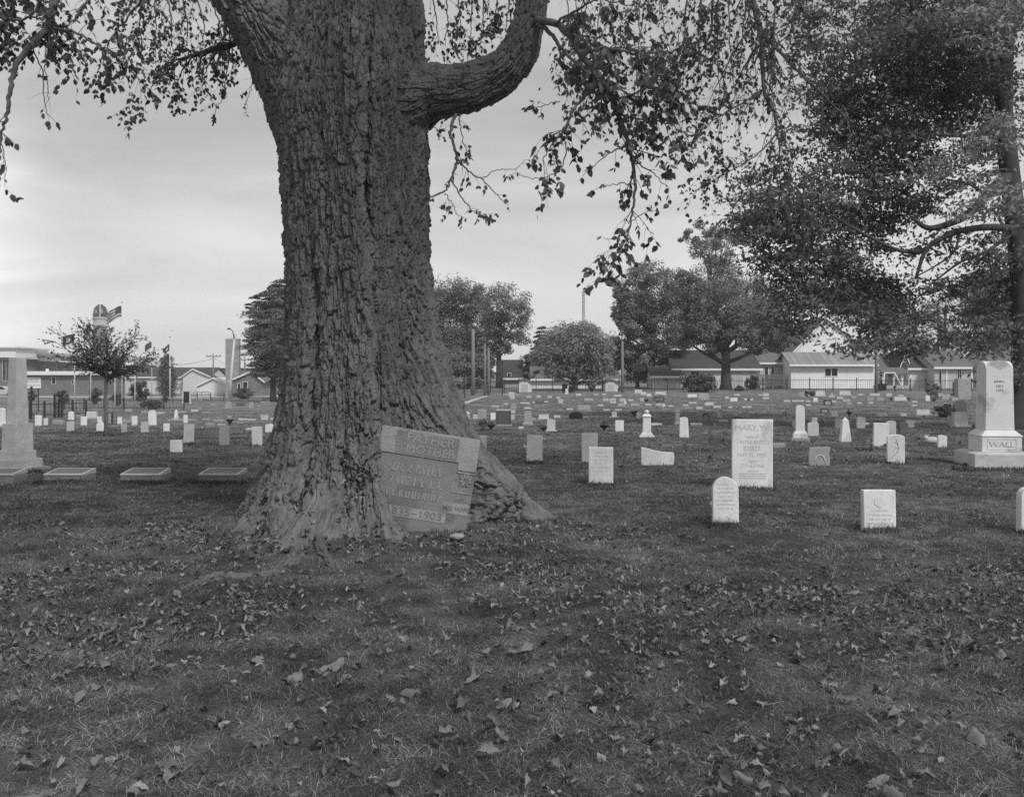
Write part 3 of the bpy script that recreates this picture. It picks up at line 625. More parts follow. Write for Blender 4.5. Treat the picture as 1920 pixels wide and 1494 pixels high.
# the far spreading bough over the right of the frame
branch(mb, fo, [(1408, -60, 13.8), (1412, 0, 13.7), (1425, 60, 13.6), (1430, 120, 13.6), (1436, 180, 13.5), (1452, 212, 13.5), (1460, 265, 13.5), (1462, 305, 13.5)], .055, .008, 24, 1.0, .085, .34, rg, 1, 1.0, f0=.05)
branch(mb, fo, [(1425, 55, 13.6), (1450, 85, 13.6), (1500, 138, 13.8), (1545, 180, 14), (1580, 215, 14)], .035, .008, 16, .8, .085, .34, rg, 1, 1.1)
branch(mb, fo, [(1428, 170, 13.6), (1390, 195, 13.2), (1340, 225, 13), (1300, 262, 12.8)], .018, .004, 18, .8, .085, .30, rg, 1, .7)
branch(mb, fo, [(1340, -40, 13), (1335, 20, 13), (1330, 70, 13), (1300, 120, 13), (1270, 150, 13)], .022, .004, 30, .5, .085, .5, rg, 1, .9)
branch(mb, fo, [(1455, 250, 13.5), (1420, 290, 13.3), (1370, 320, 13.2), (1315, 350, 13)], .014, .003, 16, .7, .085, .35, rg, 1, .7)
branch(mb, fo, [(1462, 300, 13.5), (1480, 350, 13.5), (1500, 390, 13.5), (1520, 420, 13.6)], .014, .003, 12, .7, .08, .3, rg, 1, 1)
branch(mb, fo, [(1420, 40, 13.6), (1380, 90, 13.4), (1350, 150, 13.3), (1325, 200, 13.2)], .016, .003, 18, .6, .085, .42, rg, 1, .9)
branch(mb, fo, [(1300, -60, 12.5), (1290, 0, 12.5), (1275, 60, 12.5), (1265, 100, 12.5)], .014, .003, 16, .5, .085, .6, rg, 1, .9)
for q in range(15):
    x0_ = 1065+30*q+rg.uniform(-12, 12); ln_ = rg.uniform(110, 330)*(1 if 3 < q < 14 else .6); dx_ = rg.uniform(-50, 50); dq = 12.5+rg.uniform(-.8, 1.2)
    branch(mb, fo, [(x0_+30, -140, dq), (x0_+8, -40, dq), (x0_+dx_*.3, ln_*.3, dq), (x0_+dx_*.6, ln_*.65, dq), (x0_+dx_, ln_, dq)], .012, .0025, 20, .55, .08, .42, rg, 1, .9)
mb.v = [(x-TX, y-TY, z) for x, y, z in mb.v]
mb.build('branches', M['bark'], big, smooth=True)
fo.build('foliage', M['leaf'], big, BO, 3, .92)

# high crown of the big tree (over the frame; it shades the ground below)
def leaf_cloud(cen, rad, per, size, g, flat=.6, up=.6, drift=0):
    cen = np.asarray(cen, float); rad = np.asarray(rad, float); n = len(cen)*per
    C = np.repeat(cen, per, 0); Rd = np.repeat(rad, per)[:, None]
    off = g.normal(size=(n, 3)); off /= np.maximum(np.linalg.norm(off, axis=1), .01)[:, None]; off *= g.uniform(0, 1, (n, 1))**.45
    if drift: az = np.repeat(g.uniform(0, 6.28, len(cen)), per); q_ = off[:, 0]*np.cos(az)+off[:, 1]*np.sin(az); off = off.copy(); off[:, 0] += q_*np.cos(az)*drift; off[:, 1] += q_*np.sin(az)*drift; off[:, 2] -= .35*q_*q_/max(flat, .1)
    p = C+off*Rd*np.array([1, 1, flat])
    nrm = g.normal(size=(n, 3))*.55+off/np.maximum(np.linalg.norm(off, axis=1), .01)[:, None]*.75; nrm[:, 2] += up*.8; nrm /= np.linalg.norm(nrm, axis=1)[:, None]
    t = np.cross(nrm, g.normal(size=(n, 3))); t /= np.linalg.norm(t, axis=1)[:, None]; b = np.cross(nrm, t)
    s = size*g.uniform(.6, 1.3, (n, 1))
    V = np.stack([p-t*s, p-b*s*.45+t*s*.1, p+t*s, p+b*s*.45+t*s*.1], 1).reshape(-1, 3)
    Fc = np.arange(n*4).reshape(n, 4)
    # tone: one value per clump mixed with one per leaf
    cl_ = np.repeat(g.uniform(0, 1, len(cen)), per); rn = np.repeat(.55*cl_+.45*g.uniform(0, 1, n), 4)
    return V, Fc, rn
g = np.random.default_rng(21)
cen = []
while len(cen) < 330:
    p = g.uniform(-1, 1, 3); r = np.linalg.norm(p)
    if r < 1 and r > .45:
        q = np.array([TX+.3+p[0]*9, TY-.5+p[1]*8.5, 10.5+p[2]*4.3])
        if q[2]-.7 > H+(760)*max(q[1], .1)/F*1.0-.0 or q[1] < 1.5: cen.append(q-np.array(BO))
V, Fc, rn = leaf_cloud(cen, g.uniform(.7, 1.3, len(cen)), 95, .075, g)
mesh_np('crown', V, Fc, M['leaf_dark'], big, rnd=rn)

# ------------------------------------------------------------------ other trees
def ellip_clumps(g, c, r, n, inner=.35, low=-1.0):
    out = []
    while len(out) < n:
        p = g.uniform(-1, 1, 3); q = np.linalg.norm(p)
        if q < 1 and q > inner and p[2] > low: out.append(np.array(c)+p*np.array(r))
    return out
def tree(name, label, tx, ty, lobes, crown_m, leaf, nclump, per, tr, fork=.45, group=None, cat='tree', d=None, clr=.26, flat=.65, limbs=9, seed=1, topy=None, inner=.35, bark='bark_far', multi=1, upl=.5, drift=0):
    # tx, ty: pixel of the foot; lobes: (px, py, rx px, ry px) of the crown
    d = d or DG(tx, ty); g = np.random.default_rng(seed); rq = random.Random(seed)
    x = (tx-CX)*d/F; z = float(terr(x, d)); o = empty(name, (x, d, z), 0, label, cat, group)
    k = d/F; cen = []; rad = []; tot = sum(a*b for _, _, a, b in lobes)
    for (cx, cy, rx, ry) in lobes:
        c = P(cx, cy, d); c = (c.x-x, 0, c.z-z); m = max(3, int(nclump*rx*ry/tot))
        cc = ellip_clumps(g, c, (rx*k, rx*k*.9, ry*k), m, inner); cen += cc; rad += list(g.uniform(.7, 1.6, m)*clr*1.35*min(rx, ry*1.3)*k)
    V, Fc, rn = leaf_cloud(cen, rad, int(per*1.9), leaf*.72, g, flat*1.1, upl, drift)
    mesh_np('crown', V, Fc, crown_m, o, rnd=rn)
    topz = max(c[2] for c in cen); cz = min(c[2] for c in cen)
    mbx = MB(); fz = cz+(topz-cz)*fork
    for q in range(multi):
        ox = rq.uniform(-1, 1)*tr*2.2*(multi > 1); bx = rq.uniform(-.5, .5)*(multi > 1)*2.5
        mbx.tube([(ox, 0, -.2), (ox*1.1, 0, .15*fz), (ox*1.2+bx*.3, 0, .5*fz), (ox+bx*.7, 0, fz), (ox+bx, .1, (fz+topz)/2)], [tr*1.35, tr, tr*.85, tr*.65, tr*.25], 8)
    mbx.build('trunk', M[bark], o, smooth=True)
    lb = MB(); cs = sorted(cen, key=lambda c: rq.random())[:limbs]
    for c in cs:
        c = Vector(c); s0 = Vector((0, 0, min(fz, max(.3*fz, c.z-.5*Vector((c.x, c.y, 0)).length-.3))*rq.uniform(.75, 1)))
        md = (s0+c)/2+Vector((0, 0, -.08*(c-s0).length)); lb.tube([s0, (s0+md)/2+vrand(rq)*.1*tr*5, md, (md+c)/2+vrand(rq)*tr, c], [tr*.45, tr*.38, tr*.28, tr*.18, tr*.08], 5)
    lb.build('limbs', M[bark], o, smooth=True)
    return o
L_, LD, LP, LN_ = M['leaf_far'], M['leaf_dark'], M['leaf_pale'], M['needle']
# ---- the large tree at the right edge
def right_tree():
    d = 26.5; x = (1912-CX)*d/F; g = np.random.default_rng(77); rq = random.Random(77)
    o = empty('shade_tree', (x, d, 0), 0, 'huge dark-limbed shade tree whose drooping leafy boughs fill the right of the view', 'tree'); k = d/F
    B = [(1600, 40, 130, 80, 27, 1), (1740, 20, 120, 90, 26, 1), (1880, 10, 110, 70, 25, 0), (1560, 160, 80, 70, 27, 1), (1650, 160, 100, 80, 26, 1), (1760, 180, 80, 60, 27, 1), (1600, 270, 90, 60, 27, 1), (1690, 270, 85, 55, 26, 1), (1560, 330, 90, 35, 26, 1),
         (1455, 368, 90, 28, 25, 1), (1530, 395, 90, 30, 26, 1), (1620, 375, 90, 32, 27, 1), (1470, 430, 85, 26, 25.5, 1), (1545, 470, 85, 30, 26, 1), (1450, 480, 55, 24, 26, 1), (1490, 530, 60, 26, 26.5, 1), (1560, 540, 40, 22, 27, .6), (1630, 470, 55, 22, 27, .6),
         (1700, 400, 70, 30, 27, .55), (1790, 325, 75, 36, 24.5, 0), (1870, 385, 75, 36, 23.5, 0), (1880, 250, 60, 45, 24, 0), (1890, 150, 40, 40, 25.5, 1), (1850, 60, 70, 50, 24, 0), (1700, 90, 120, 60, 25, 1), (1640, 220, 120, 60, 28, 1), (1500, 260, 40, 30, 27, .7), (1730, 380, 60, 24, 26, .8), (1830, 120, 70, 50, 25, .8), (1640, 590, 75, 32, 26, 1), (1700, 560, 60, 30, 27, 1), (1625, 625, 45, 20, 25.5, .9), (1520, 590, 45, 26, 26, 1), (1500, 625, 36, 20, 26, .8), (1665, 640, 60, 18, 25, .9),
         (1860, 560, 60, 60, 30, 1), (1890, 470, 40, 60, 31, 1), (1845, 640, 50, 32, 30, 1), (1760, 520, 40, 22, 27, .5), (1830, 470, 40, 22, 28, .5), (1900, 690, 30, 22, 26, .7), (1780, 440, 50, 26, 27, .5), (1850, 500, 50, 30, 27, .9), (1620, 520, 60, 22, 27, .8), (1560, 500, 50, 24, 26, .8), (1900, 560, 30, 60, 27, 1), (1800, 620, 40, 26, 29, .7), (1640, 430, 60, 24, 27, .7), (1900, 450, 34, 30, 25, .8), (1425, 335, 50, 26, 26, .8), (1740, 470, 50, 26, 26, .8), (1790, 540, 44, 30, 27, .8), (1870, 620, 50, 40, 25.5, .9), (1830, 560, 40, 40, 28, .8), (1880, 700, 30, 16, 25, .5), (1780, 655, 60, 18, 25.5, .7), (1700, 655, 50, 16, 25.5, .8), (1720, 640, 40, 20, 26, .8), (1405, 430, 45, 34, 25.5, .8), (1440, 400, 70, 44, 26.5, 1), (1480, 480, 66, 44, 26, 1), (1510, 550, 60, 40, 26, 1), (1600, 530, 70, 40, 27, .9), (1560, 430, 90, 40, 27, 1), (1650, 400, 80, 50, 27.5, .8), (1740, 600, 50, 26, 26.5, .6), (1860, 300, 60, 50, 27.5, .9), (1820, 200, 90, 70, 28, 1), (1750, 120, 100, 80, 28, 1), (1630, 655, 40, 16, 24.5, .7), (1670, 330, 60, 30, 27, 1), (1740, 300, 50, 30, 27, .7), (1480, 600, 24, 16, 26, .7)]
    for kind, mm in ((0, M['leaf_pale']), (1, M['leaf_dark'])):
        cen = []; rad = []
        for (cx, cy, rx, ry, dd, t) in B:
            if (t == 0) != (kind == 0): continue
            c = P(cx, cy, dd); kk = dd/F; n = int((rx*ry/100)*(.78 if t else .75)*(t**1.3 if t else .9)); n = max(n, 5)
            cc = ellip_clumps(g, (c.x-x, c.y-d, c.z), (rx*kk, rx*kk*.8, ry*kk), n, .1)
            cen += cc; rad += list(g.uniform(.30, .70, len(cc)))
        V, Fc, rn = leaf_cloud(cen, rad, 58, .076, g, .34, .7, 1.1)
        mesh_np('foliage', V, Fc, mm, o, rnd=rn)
    def lp(*c): return [tuple(P(a, b, dd)-Vector((x, d, 0))) for a, b, dd in c]
    tb = MB(); tb.tube(lp((1908, 812, 26.5), (1912, 795, 26.5), (1917, 700, 26.5), (1918, 600, 26.5), (1912, 480, 26.5), (1900, 380, 26.5), (1888, 280, 26.5), (1882, 215, 26.5)), [.62, .42, .30, .29, .28, .27, .26, .25], 14)
    tb.build('trunk', M['bark_far'], o, smooth=True)
    for pts, r0, r1 in ((((1884, 230, 26.5), (1868, 141, 26.4), (1843, 112, 26.3), (1821, 98, 26.2), (1787, 64, 26), (1740, 50, 26)), .2, .05), (((1882, 230, 26.5), (1886, 86, 26.5), (1907, 26, 26.5), (1920, -60, 26.5)), .24, .16), (((1870, 150, 26.5), (1850, 60, 26.6), (1830, -40, 26.8)), .14, .1),
                        (((1898, 430, 26.5), (1885, 428, 26.2), (1850, 426, 26), (1800, 433, 25.8), (1760, 450, 25.6), (1735, 471, 25.5), (1718, 520, 25.4)), .12, .04), (((1892, 330, 26.5), (1860, 355, 26.2), (1834, 385, 26), (1800, 411, 25.8), (1744, 428, 25.6), (1714, 411, 25.5)), .17, .05),
                        (((1737, 470, 25.5), (1706, 472, 25.5), (1675, 466, 25.6), (1607, 432, 25.8), (1543, 394, 26)), .07, .02), (((1896, 440, 26.5), (1880, 450, 26.3), (1851, 471, 26), (1800, 492, 25.8), (1748, 531, 25.6)), .07, .02), (((1852, 470, 26), (1862, 520, 26), (1880, 580, 26)), .03, .01),
                        (((1885, 255, 26.5), (1850, 250, 26.4), (1800, 255, 26.3), (1745, 252, 26.2), (1700, 250, 26)), .07, .02), (((1868, 145, 26.4), (1820, 118, 26.2), (1785, 130, 26), (1760, 160, 26), (1740, 185, 26)), .07, .02), (((1780, 110, 26), (1790, 180, 26), (1800, 240, 26), (1805, 280, 26)), .05, .02), (((1840, 360, 26), (1815, 345, 26), (1765, 335, 26)), .05, .02), (((1800, 432, 25.8), (1790, 470, 25.8), (1760, 495, 25.8), (1715, 520, 25.8)), .04, .015), (((1600, 450, 26), (1590, 500, 26), (1560, 560, 26), (1548, 600, 26)), .025, .01)):
        l = MB(); n = len(pts); s_ = spline(lp(*[(a, b, dd-(1.3 if max(r0, 0) < .2 and k_ > 0 else 0)*min(1, k_/2)) for k_, (a, b, dd) in enumerate(pts)]), n*4); l.tube([Vector(q) for q in s_], [r0+(r1-r0)*i/(len(s_)-1) for i in range(len(s_))], 7); l.build('limb', M['bark_far'], o, smooth=True)
right_tree()

tree('broadleaf_tree', 'tall pale-leaved tree showing just right of the big trunk, behind the wooden poles', 856, 738, [(842, 590, 70, 62), (872, 568, 42, 40), (850, 665, 72, 54), (892, 615, 34, 66), (805, 600, 50, 66), (890, 680, 36, 34)], L_, .20, 260, 95, .35, d=104, seed=2)
tree('broadleaf_tree', 'airy tall tree with bare lower stems beside the wooden poles', 938, 738, [(945, 572, 48, 36), (968, 605, 30, 34), (925, 620, 30, 46), (955, 640, 34, 22), (915, 660, 24, 44)], L_, .18, 120, 66, .2, d=98, seed=3, clr=.30, multi=3, limbs=18)
tree('round_tree', 'dense round-headed low tree standing on a short trunk inside the iron fence', 1078, 737, [(1075, 658, 66, 46), (1045, 678, 52, 32), (1110, 676, 48, 34), (1075, 640, 50, 34), (1000, 700, 20, 10)], LP, .17, 170, 110, .28, d=84, seed=4, fork=.2, limbs=14)
tree('broadleaf_tree', 'broad bushy tree rising between the utility pole and the garage', 1222, 735, [(1225, 545, 60, 50), (1180, 560, 36, 44), (1190, 620, 45, 50), (1250, 610, 55, 60), (1165, 590, 22, 30), (1210, 670, 55, 26)], L_, .21, 230, 95, .4, d=100, seed=5, limbs=16, clr=.22)
tree('broadleaf_tree', 'feathery far tree topping the others left of the drooping boughs', 1330, 737, [(1320, 438, 44, 20), (1345, 470, 50, 30), (1300, 455, 26, 16), (1380, 440, 40, 26), (1350, 540, 60, 60)], L_, .26, 110, 80, .4, d=140, seed=6, limbs=14)
tree('broadleaf_tree', 'spreading tree with a stout forked trunk in front of the dark-roofed house', 1361, 731, [(1350, 575, 75, 50), (1300, 610, 46, 44), (1410, 610, 56, 44), (1350, 630, 80, 30), (1440, 640, 36, 24), (1290, 550, 40, 40)], L_, .19, 240, 100, .5, d=88, seed=7, fork=.06, limbs=16, clr=.22)
tree('conifer', 'dark ragged spruce peeping out left of the round-headed tree', 1014, 737, [(1016, 625, 12, 14), (1014, 650, 20, 16), (1010, 680, 26, 20), (1012, 705, 30, 16)], LN_, .20, 80, 90, .2, d=105, seed=8, flat=.3, drift=1.2, upl=.1)
tree('conifer', 'dark dense evergreen half hidden behind the left side of the big trunk', 512, 741, [(520, 560, 32, 36), (505, 600, 36, 36), (500, 645, 40, 34), (505, 690, 34, 26), (480, 575, 16, 24), (535, 640, 50, 70)], LN_, .15, 330, 130, .3, d=92, seed=9, flat=.30, clr=.22, drift=1.2, upl=.1)
tree('columnar_tree', 'slim upright young tree beside the tallest white flagpole', 312, 754, [(312, 690, 12, 30), (313, 722, 16, 30), (309, 668, 7, 14)], L_, .10, 110, 80, .08, seed=10, clr=.42, inner=.1)
def sapling():
    d = DG(199, 817); x = (199-CX)*d/F; z = float(terr(x, d)); o = empty('sapling', (x, d, z), 0, 'slender young tree with sparse leaves standing in front of the flagpoles', 'tree'); rq = random.Random(31)
    O = Vector((x, d, z)); tb = MB(); tb.tube([Vector(P(199, 822, d))-O, Vector(P(199, 800, d))-O, Vector(P(198, 740, d))-O, Vector(P(199, 705, d))-O, Vector(P(203, 680, d))-O], [.075, .055, .045, .04, .025], 9); tb.build('trunk', M['bark'], o, smooth=True)
    mbb = MB(); ff = Foliage()
    for ex, ey in ((118, 618), (140, 650), (160, 612), (185, 622), (215, 618), (242, 618), (190, 612), (203, 622), (178, 628), (212, 640), (195, 650), (222, 650), (128, 640), (278, 662), (150, 630), (100, 668), (262, 632), (270, 650), (286, 676), (250, 690), (230, 660), (150, 670), (125, 680), (175, 655), (205, 645), (265, 662), (180, 640), (232, 640), (225, 690), (255, 670), (135, 665), (290, 685), (160, 685), (195, 670)):
        s = P(200, rq.uniform(672, 720), d); e = P(ex, ey, d)+Vector((0, rq.uniform(-1.1, 1.1), 0)); mdl = (s+e)/2+Vector((0, 0, -.06))
        sp = [Vector(q) for q in spline([s, mdl, e], 12)]; mbb.tube(sp, [.016-.012*i/11 for i in range(12)], 5)
        for _ in range(24):
            i = rq.randrange(2, 11); t = (sp[i+1]-sp[i]).normalized(); twig(mbb, ff, sp[i], t+t.cross(vrand(rq))*.9+Vector((0, 0, .3)), rq.uniform(.15, .45), .004, .085, .78, rq, 0, .3)
    mbb.v = [tuple(Vector(v)-O) for v in mbb.v]; mbb.build('branches', M['bark_far'], o); ff.build('foliage', M['leaf'], o, O, 5, .8)
sapling()
# thin trees behind the far-right roofs and dark woods
tree('broadleaf_tree', 'thin-leaved tree with several bare upright stems against the bright sky gap', 1768, 737, [(1740, 600, 40, 30), (1795, 610, 32, 26), (1765, 575, 40, 22), (1715, 640, 34, 26), (1810, 650, 26, 16)], LD, .15, 80, 46, .16, d=105, seed=12, clr=.30, multi=5, limbs=22, fork=.7)
tree('broadleaf_tree', 'dark full tree filling in behind the monument at the right edge', 1862, 735, [(1865, 600, 60, 50), (1840, 560, 40, 60), (1900, 650, 40, 40), (1890, 560, 50, 60)], LD, .2, 170, 80, .35, d=110, seed=13)
tree('broadleaf_tree', 'dark tree crowding behind the white gabled house', 1660, 737, [(1640, 580, 60, 50), (1690, 620, 40, 34), (1600, 560, 60, 40), (1560, 540, 60, 40)], LD, .2, 170, 80, .35, d=118, seed=14)
tree('broadleaf_tree', 'mid-grey tree between the forked tree and the white gabled house', 1455, 737, [(1450, 590, 40, 50), (1470, 640, 34, 30), (1425, 560, 36, 40)], LD, .2, 110, 80, .3, d=112, seed=15)
tree('broadleaf_tree', 'low leafy tree behind the curved shed and the utility pole', 1195, 737, [(1195, 690, 46, 22), (1165, 660, 28, 30)], LD, .17, 80, 80, .2, d=101, seed=16)
tree('broadleaf_tree', 'low shadowy tree left of the round-headed tree', 985, 738, [(985, 705, 24, 20), (1000, 690, 20, 16)], LD, .15, 50, 70, .2, d=108, seed=17)
tree('broadleaf_tree', 'leafy tree low behind the right roots of the big tree', 872, 737, [(875, 690, 40, 34), (900, 700, 24, 26), (845, 700, 40, 34)], L_, .17, 110, 80, .2, d=92, seed=18)

def shrub(name, label, x0, x1, y0, yb, m, leaf, n, seed, cat='shrub', d=None, per=60):
    cx = (x0+x1)/2; d = d or DG(cx, yb); g = np.random.default_rng(seed); k = d/F; x = (cx-CX)*k; z = float(terr(x, d))
    w, h = (x1-x0)*k/2, (yb-y0)*k; o = empty(name, (x, d, z), 0, label, cat)
    cc = ellip_clumps(g, (0, 0, h*.5), (w*.85, w*.6, h*.45), n, 0); V, Fc, rn = leaf_cloud(cc, g.uniform(.2, .34, n)*min(w, h), per, leaf, g, .8, .2)
    mesh_np('leaves', V, Fc, m, o, rnd=rn)
    s = MB(); rq = random.Random(seed)
    for c in cc[:8]: s.tube([(rq.uniform(-.1, .1)*w, 0, -.05), tuple(c*.5), tuple(c)], [.02*h+.01, .012*h+.006, .004], 4)
    s.build('stems', M['bark_far'], o)
shrub('shrub', 'large dark ragged shrub against the fence left of the forked tree', 1268, 1350, 700, 735, M['shrub'], .13, 60, 41)
shrub('shrub', 'small shrub just left of the porch and deck', 1394, 1426, 702, 731, M['shrub'], .11, 26, 42)
shrub('shrub', 'low dark shrub at the foot of the forked tree', 1372, 1398, 722, 733, M['shrub'], .09, 18, 43)
shrub('shrub', 'small round shrub in front of the low white house', 1100, 1120, 706, 735, M['leaf_far'], .09, 22, 44)
shrub('hedge', 'low dark hedge at the foot of the flagpoles', 258, 310, 750, 767, M['shrub'], .06, 40, 45, 'hedge')
shrub('shrub', 'spiky dark bush beside the arched dark headstone', 1752, 1792, 757, 782, M['shrub'], .06, 40, 46)
shrub('shrub', 'soft grey-leaved shrub beside the dark framed granite monument', 896, 914, 782, 806, M['leaf_far'], .045, 24, 47)
shrub('shrub', 'clipped shrub in front of the brick bungalow porch', 436, 476, 728, 748, M['shrub'], .12, 30, 48)
shrub('shrub', 'dark shrub beside the hedge near the bare flagpole group', 165, 192, 725, 758, M['shrub'], .10, 34, 49)
shrub('shrub', 'dark shrub beside the iron gate, left of the flagpole with the patterned flag', 104, 132, 730, 756, M['shrub'], .10, 26, 61)
shrub('shrub', 'broad dark shrub mass behind the bare flagpoles', 240, 282, 712, 752, M['shrub'], .12, 40, 62)
shrub('shrub', 'low shrub in front of the low brick building near the pale column', 48, 70, 732, 752, M['shrub'], .10, 26, 63)
shrub('shrub', 'low shrub between the tallest flagpole and the sapling trunk', 205, 236, 736, 760, M['shrub'], .09, 26, 64)
shrub('shrub', 'low spreading bush by the fence at the porch house', 1735, 1762, 716, 740, M['leaf_far'], .10, 24, 50)
shrub('shrub', 'small shrub by the fence behind the wooden poles', 822, 872, 690, 735, M['leaf_pale'], .14, 40, 51)
shrub('shrub', 'tiny dark bush in the middle rows left of the pedestal monument', 1184, 1196, 769, 779, M['shrub'], .03, 14, 52)
shrub('shrub', 'wispy weed shrub behind the bright white marker', 1738, 1764, 726, 752, M['leaf_far'], .05, 16, 53, per=24)

# ------------------------------------------------------------------ headstones
def arc(cx, cz, rx, rz, a0, a1, n): return [(cx+rx*math.cos(R(a0+(a1-a0)*i/n)), cz+rz*math.sin(R(a0+(a1-a0)*i/n))) for i in range(n+1)]
def outline(t, w, h, rg):
    a = w/2; b = -.12
    if t == 'round': return [(-a, b), (a, b)]+arc(0, h-a, a, a, 0, 180, 18)
    if t == 'seg': k = .12*w+.01; return [(-a, b), (a, b)]+arc(0, h-k, a, k, 0, 180, 12)
    if t == 'ogive': return [(-a, b), (a, b), (a, h*.62), (a*.75, h*.82), (0, h), (-a*.75, h*.82), (-a, h*.62)]
    if t == 'shoulder': k = w*.30; return [(-a, b), (a, b), (a, h-k*1.15), (a*.72, h-k*.95)]+arc(0, h-k, a*.70, k, 8, 172, 12)+[(-a*.72, h-k*.95), (-a, h-k*1.15)]
    if t == 'rough':
        return [(-a, b), (a*.86, b), (a*.9, h*.35), (a*.82, h*.6), (a, h*.93), (a*.9, h), (a*.3, h*.97), (0, h*.99), (-a*.5, h*.97), (-a*.82, h*.96), (-a*.95, h*.8), (-a*1.0, h*.3)]
    if t == 'broken': return [(-a, b), (a, b), (a, h*.66), (a*.96, h*.70), (a*.4, h*.72), (-a*.3, h*.84), (-a*.75, h*.96), (-a, h)]
    if t == 'taper': return [(-a, b), (a, b), (a*.80, h*.93)]+arc(0, h*.93, a*.78, h*.07, 15, 165, 8)+[(-a*.80, h*.93)]
    if t == 'slantr': return [(-a, b), (a, b), (a*.72, h), (-a, h)]
    if t == 'arch': return [(-a, b), (a, b), (a, h*.55)]+arc(0, h*.55, a*.96, h*.45, 10, 170, 12)+[(-a, h*.55)]
    j = lambda: rg.uniform(-.012, .012)*w
    return [(-a, b), (a, b), (a+j(), h-abs(j())), (-a+j(), h-abs(j()))]
ALL = []
STONES = []   # (x0, x1, ytop, ybase, type, tone, label)
def carve(o, w, h, th, rows, rg, m='grey', z0=.35, z1=.85):     # rows of worn, unreadable lettering cut into a face
    c = MB()
    for r in range(rows):
        z = h*(z1-(z1-z0)*r/max(1, rows-1)); s = h*(z1-z0)/max(1, rows-1)*.42; half = w*rg.uniform(.22, .40); x = -half
        while x < half:
            k = rg.choice((0, 0, 1, 2)); t = s*.16
            if rg.random() < .88:
                c.frus(x, x+t, -th/2-.0022, -th/2+.004, z-s/2, x+(.3*s if k == 2 else 0), x+t+(.3*s if k == 2 else 0), -th/2-.0022, -th/2+.004, z+s/2)
                if k == 1: c.box(x+t, x+s*.5, -th/2-.0022, -th/2+.004, z+s*.5-t, z+s*.5)
            x += s*.62
    c.build('inscription', M[m], o)
def stone(x0, x1, yt, yb, t, tone, label, group=None, th=None, rz=None, carved=0, name='headstone', base=None, sink=0, cat='headstone', ytop_add=0):
    cx = (x0+x1)/2; d = DG(cx, yb); k = d/F; w = (x1-x0)*k; X = (cx-CX)*k; Zt = H+(HOR-yt)*k; zg = float(terr(X, d)); h = Zt-zg
    rg_ = random.Random(int(x0*13+yb*7)); th = th or min(.12, max(.06, w*.28)); rz = R(rg_.uniform(-7, 7)) if rz is None else R(rz)
    loc = (X, d+th/2, zg); bev = min(.012, w*.03) if d < 40 else 0
    if t == 'obelisk':
        m = MB(); a = w/2; tp = a*.48; m.frus(-a, a, -a, a, -.1, -tp, tp, -tp, tp, h-tp*1.2); m.frus(-tp, tp, -tp, tp, h-tp*1.2, -.004, .004, -.004, .004, h)
        o = m.build(name, M[tone], loc=loc, rz=rz); th = w
    elif t == 'flat':
        m = MB(); dp = max(.25, w*.45); m.frus(-w/2, w/2, 0, dp, -.08, -w/2*.97, w/2*.97, .02, dp-.02, max(h, .05)); o = m.build(name, M[tone], loc=loc, rz=rz); ALL.append((cx, yb)); tag(o, label, 'grave marker', group); o.name = 'flat_marker'; return o
    elif t == 'wide':                                              # upright block on a broader base
        e = empty(name, loc, rz); m = MB(); hb = h*.22; th = max(th, .15)
        m.frus(-w/2, w/2, -th*.7, th*.7, hb, -w/2*.97, w/2*.97, -th*.45, th*.45, h); m.build('tablet', M[tone], e, bevel=bev or .01)
        m = MB(); m.box(-w/2*1.16, w/2*1.16, -th, th, -.1, hb); m.build('base', M[tone if tone != 'dark' else 'grey'], e, bevel=bev); o = e
    elif t == 'pillar':                                            # capped shaft on a stepped foot
        e = empty(name, loc, rz); a = w/2
        m = MB(); m.frus(-a*.72, a*.72, -a*.72, a*.72, h*.18, -a*.62, a*.62, -a*.62, a*.62, h*.86); m.build('shaft', M[tone], e, bevel=.006)
        m = MB(); m.box(-a*.8, a*.8, -a*.8, a*.8, h*.86, h*.90); m.frus(-a*.78, a*.78, -a*.78, a*.78, h*.90, -a*.4, a*.4, -a*.4, a*.4, h); m.build('cap', M[tone], e, bevel=.006)
        m = MB(); m.box(-a, a, -a, a, -.1, h*.10); m.frus(-a*.92, a*.92, -a*.92, a*.92, h*.10, -a*.75, a*.75, -a*.75, a*.75, h*.18); m.build('base', M[tone], e, bevel=.006); o = e
    elif t == 'framed':
        e = empty(name, loc, rz); m = MB(); m.prism(outline('arch' if False else 'slab', w, h, rg_), -th/2, th/2); m.build('tablet', M['grey'], e)
        m = MB(); f = w*.10; y0, y1 = -th/2-.012, th/2+.012
        m.box(-w/2-.002, -w/2+f, y0, y1, 0, h); m.box(w/2-f, w/2+.002, y0, y1, 0, h); m.box(-w/2+f, w/2-f, y0, y1, h-f, h+.002); m.box(-w/2+f, w/2-f, y0, y1, 0, f); m.build('frame', M['black'], e)
        m = MB(); m.box(-w*.7, w*.7, -.12, .12, -.1, .035); m.build('base', M['dark'], e); o = e
    else:
        m = MB(); m.prism(outline(t, w, h, rg_), -th/2, th/2); o = m.build(name, M[tone], loc=loc, rz=rz, bevel=bev)
        if d < 60: o.rotation_euler[0] = R(rg_.uniform(-2.6, 2.6)); o.rotation_euler[1] = R(rg_.uniform(-1.6, 1.6))
        if base:
            b = MB(); b.box(-w*base/2, w*base/2, -th*1.2, th*1.2, -.1, h*.10); b.build('base', M[tone], o, bevel=bev)
    tag(o, label, cat, group)
    if carved: carve(o, w, h, th, carved, rg_, {'white': 'light', 'light': 'grey', 'grey': 'carved', 'dark': 'light', 'black': 'light'}.get(tone, 'grey'))
    ALL.append((cx, yb)); return o
S = stone
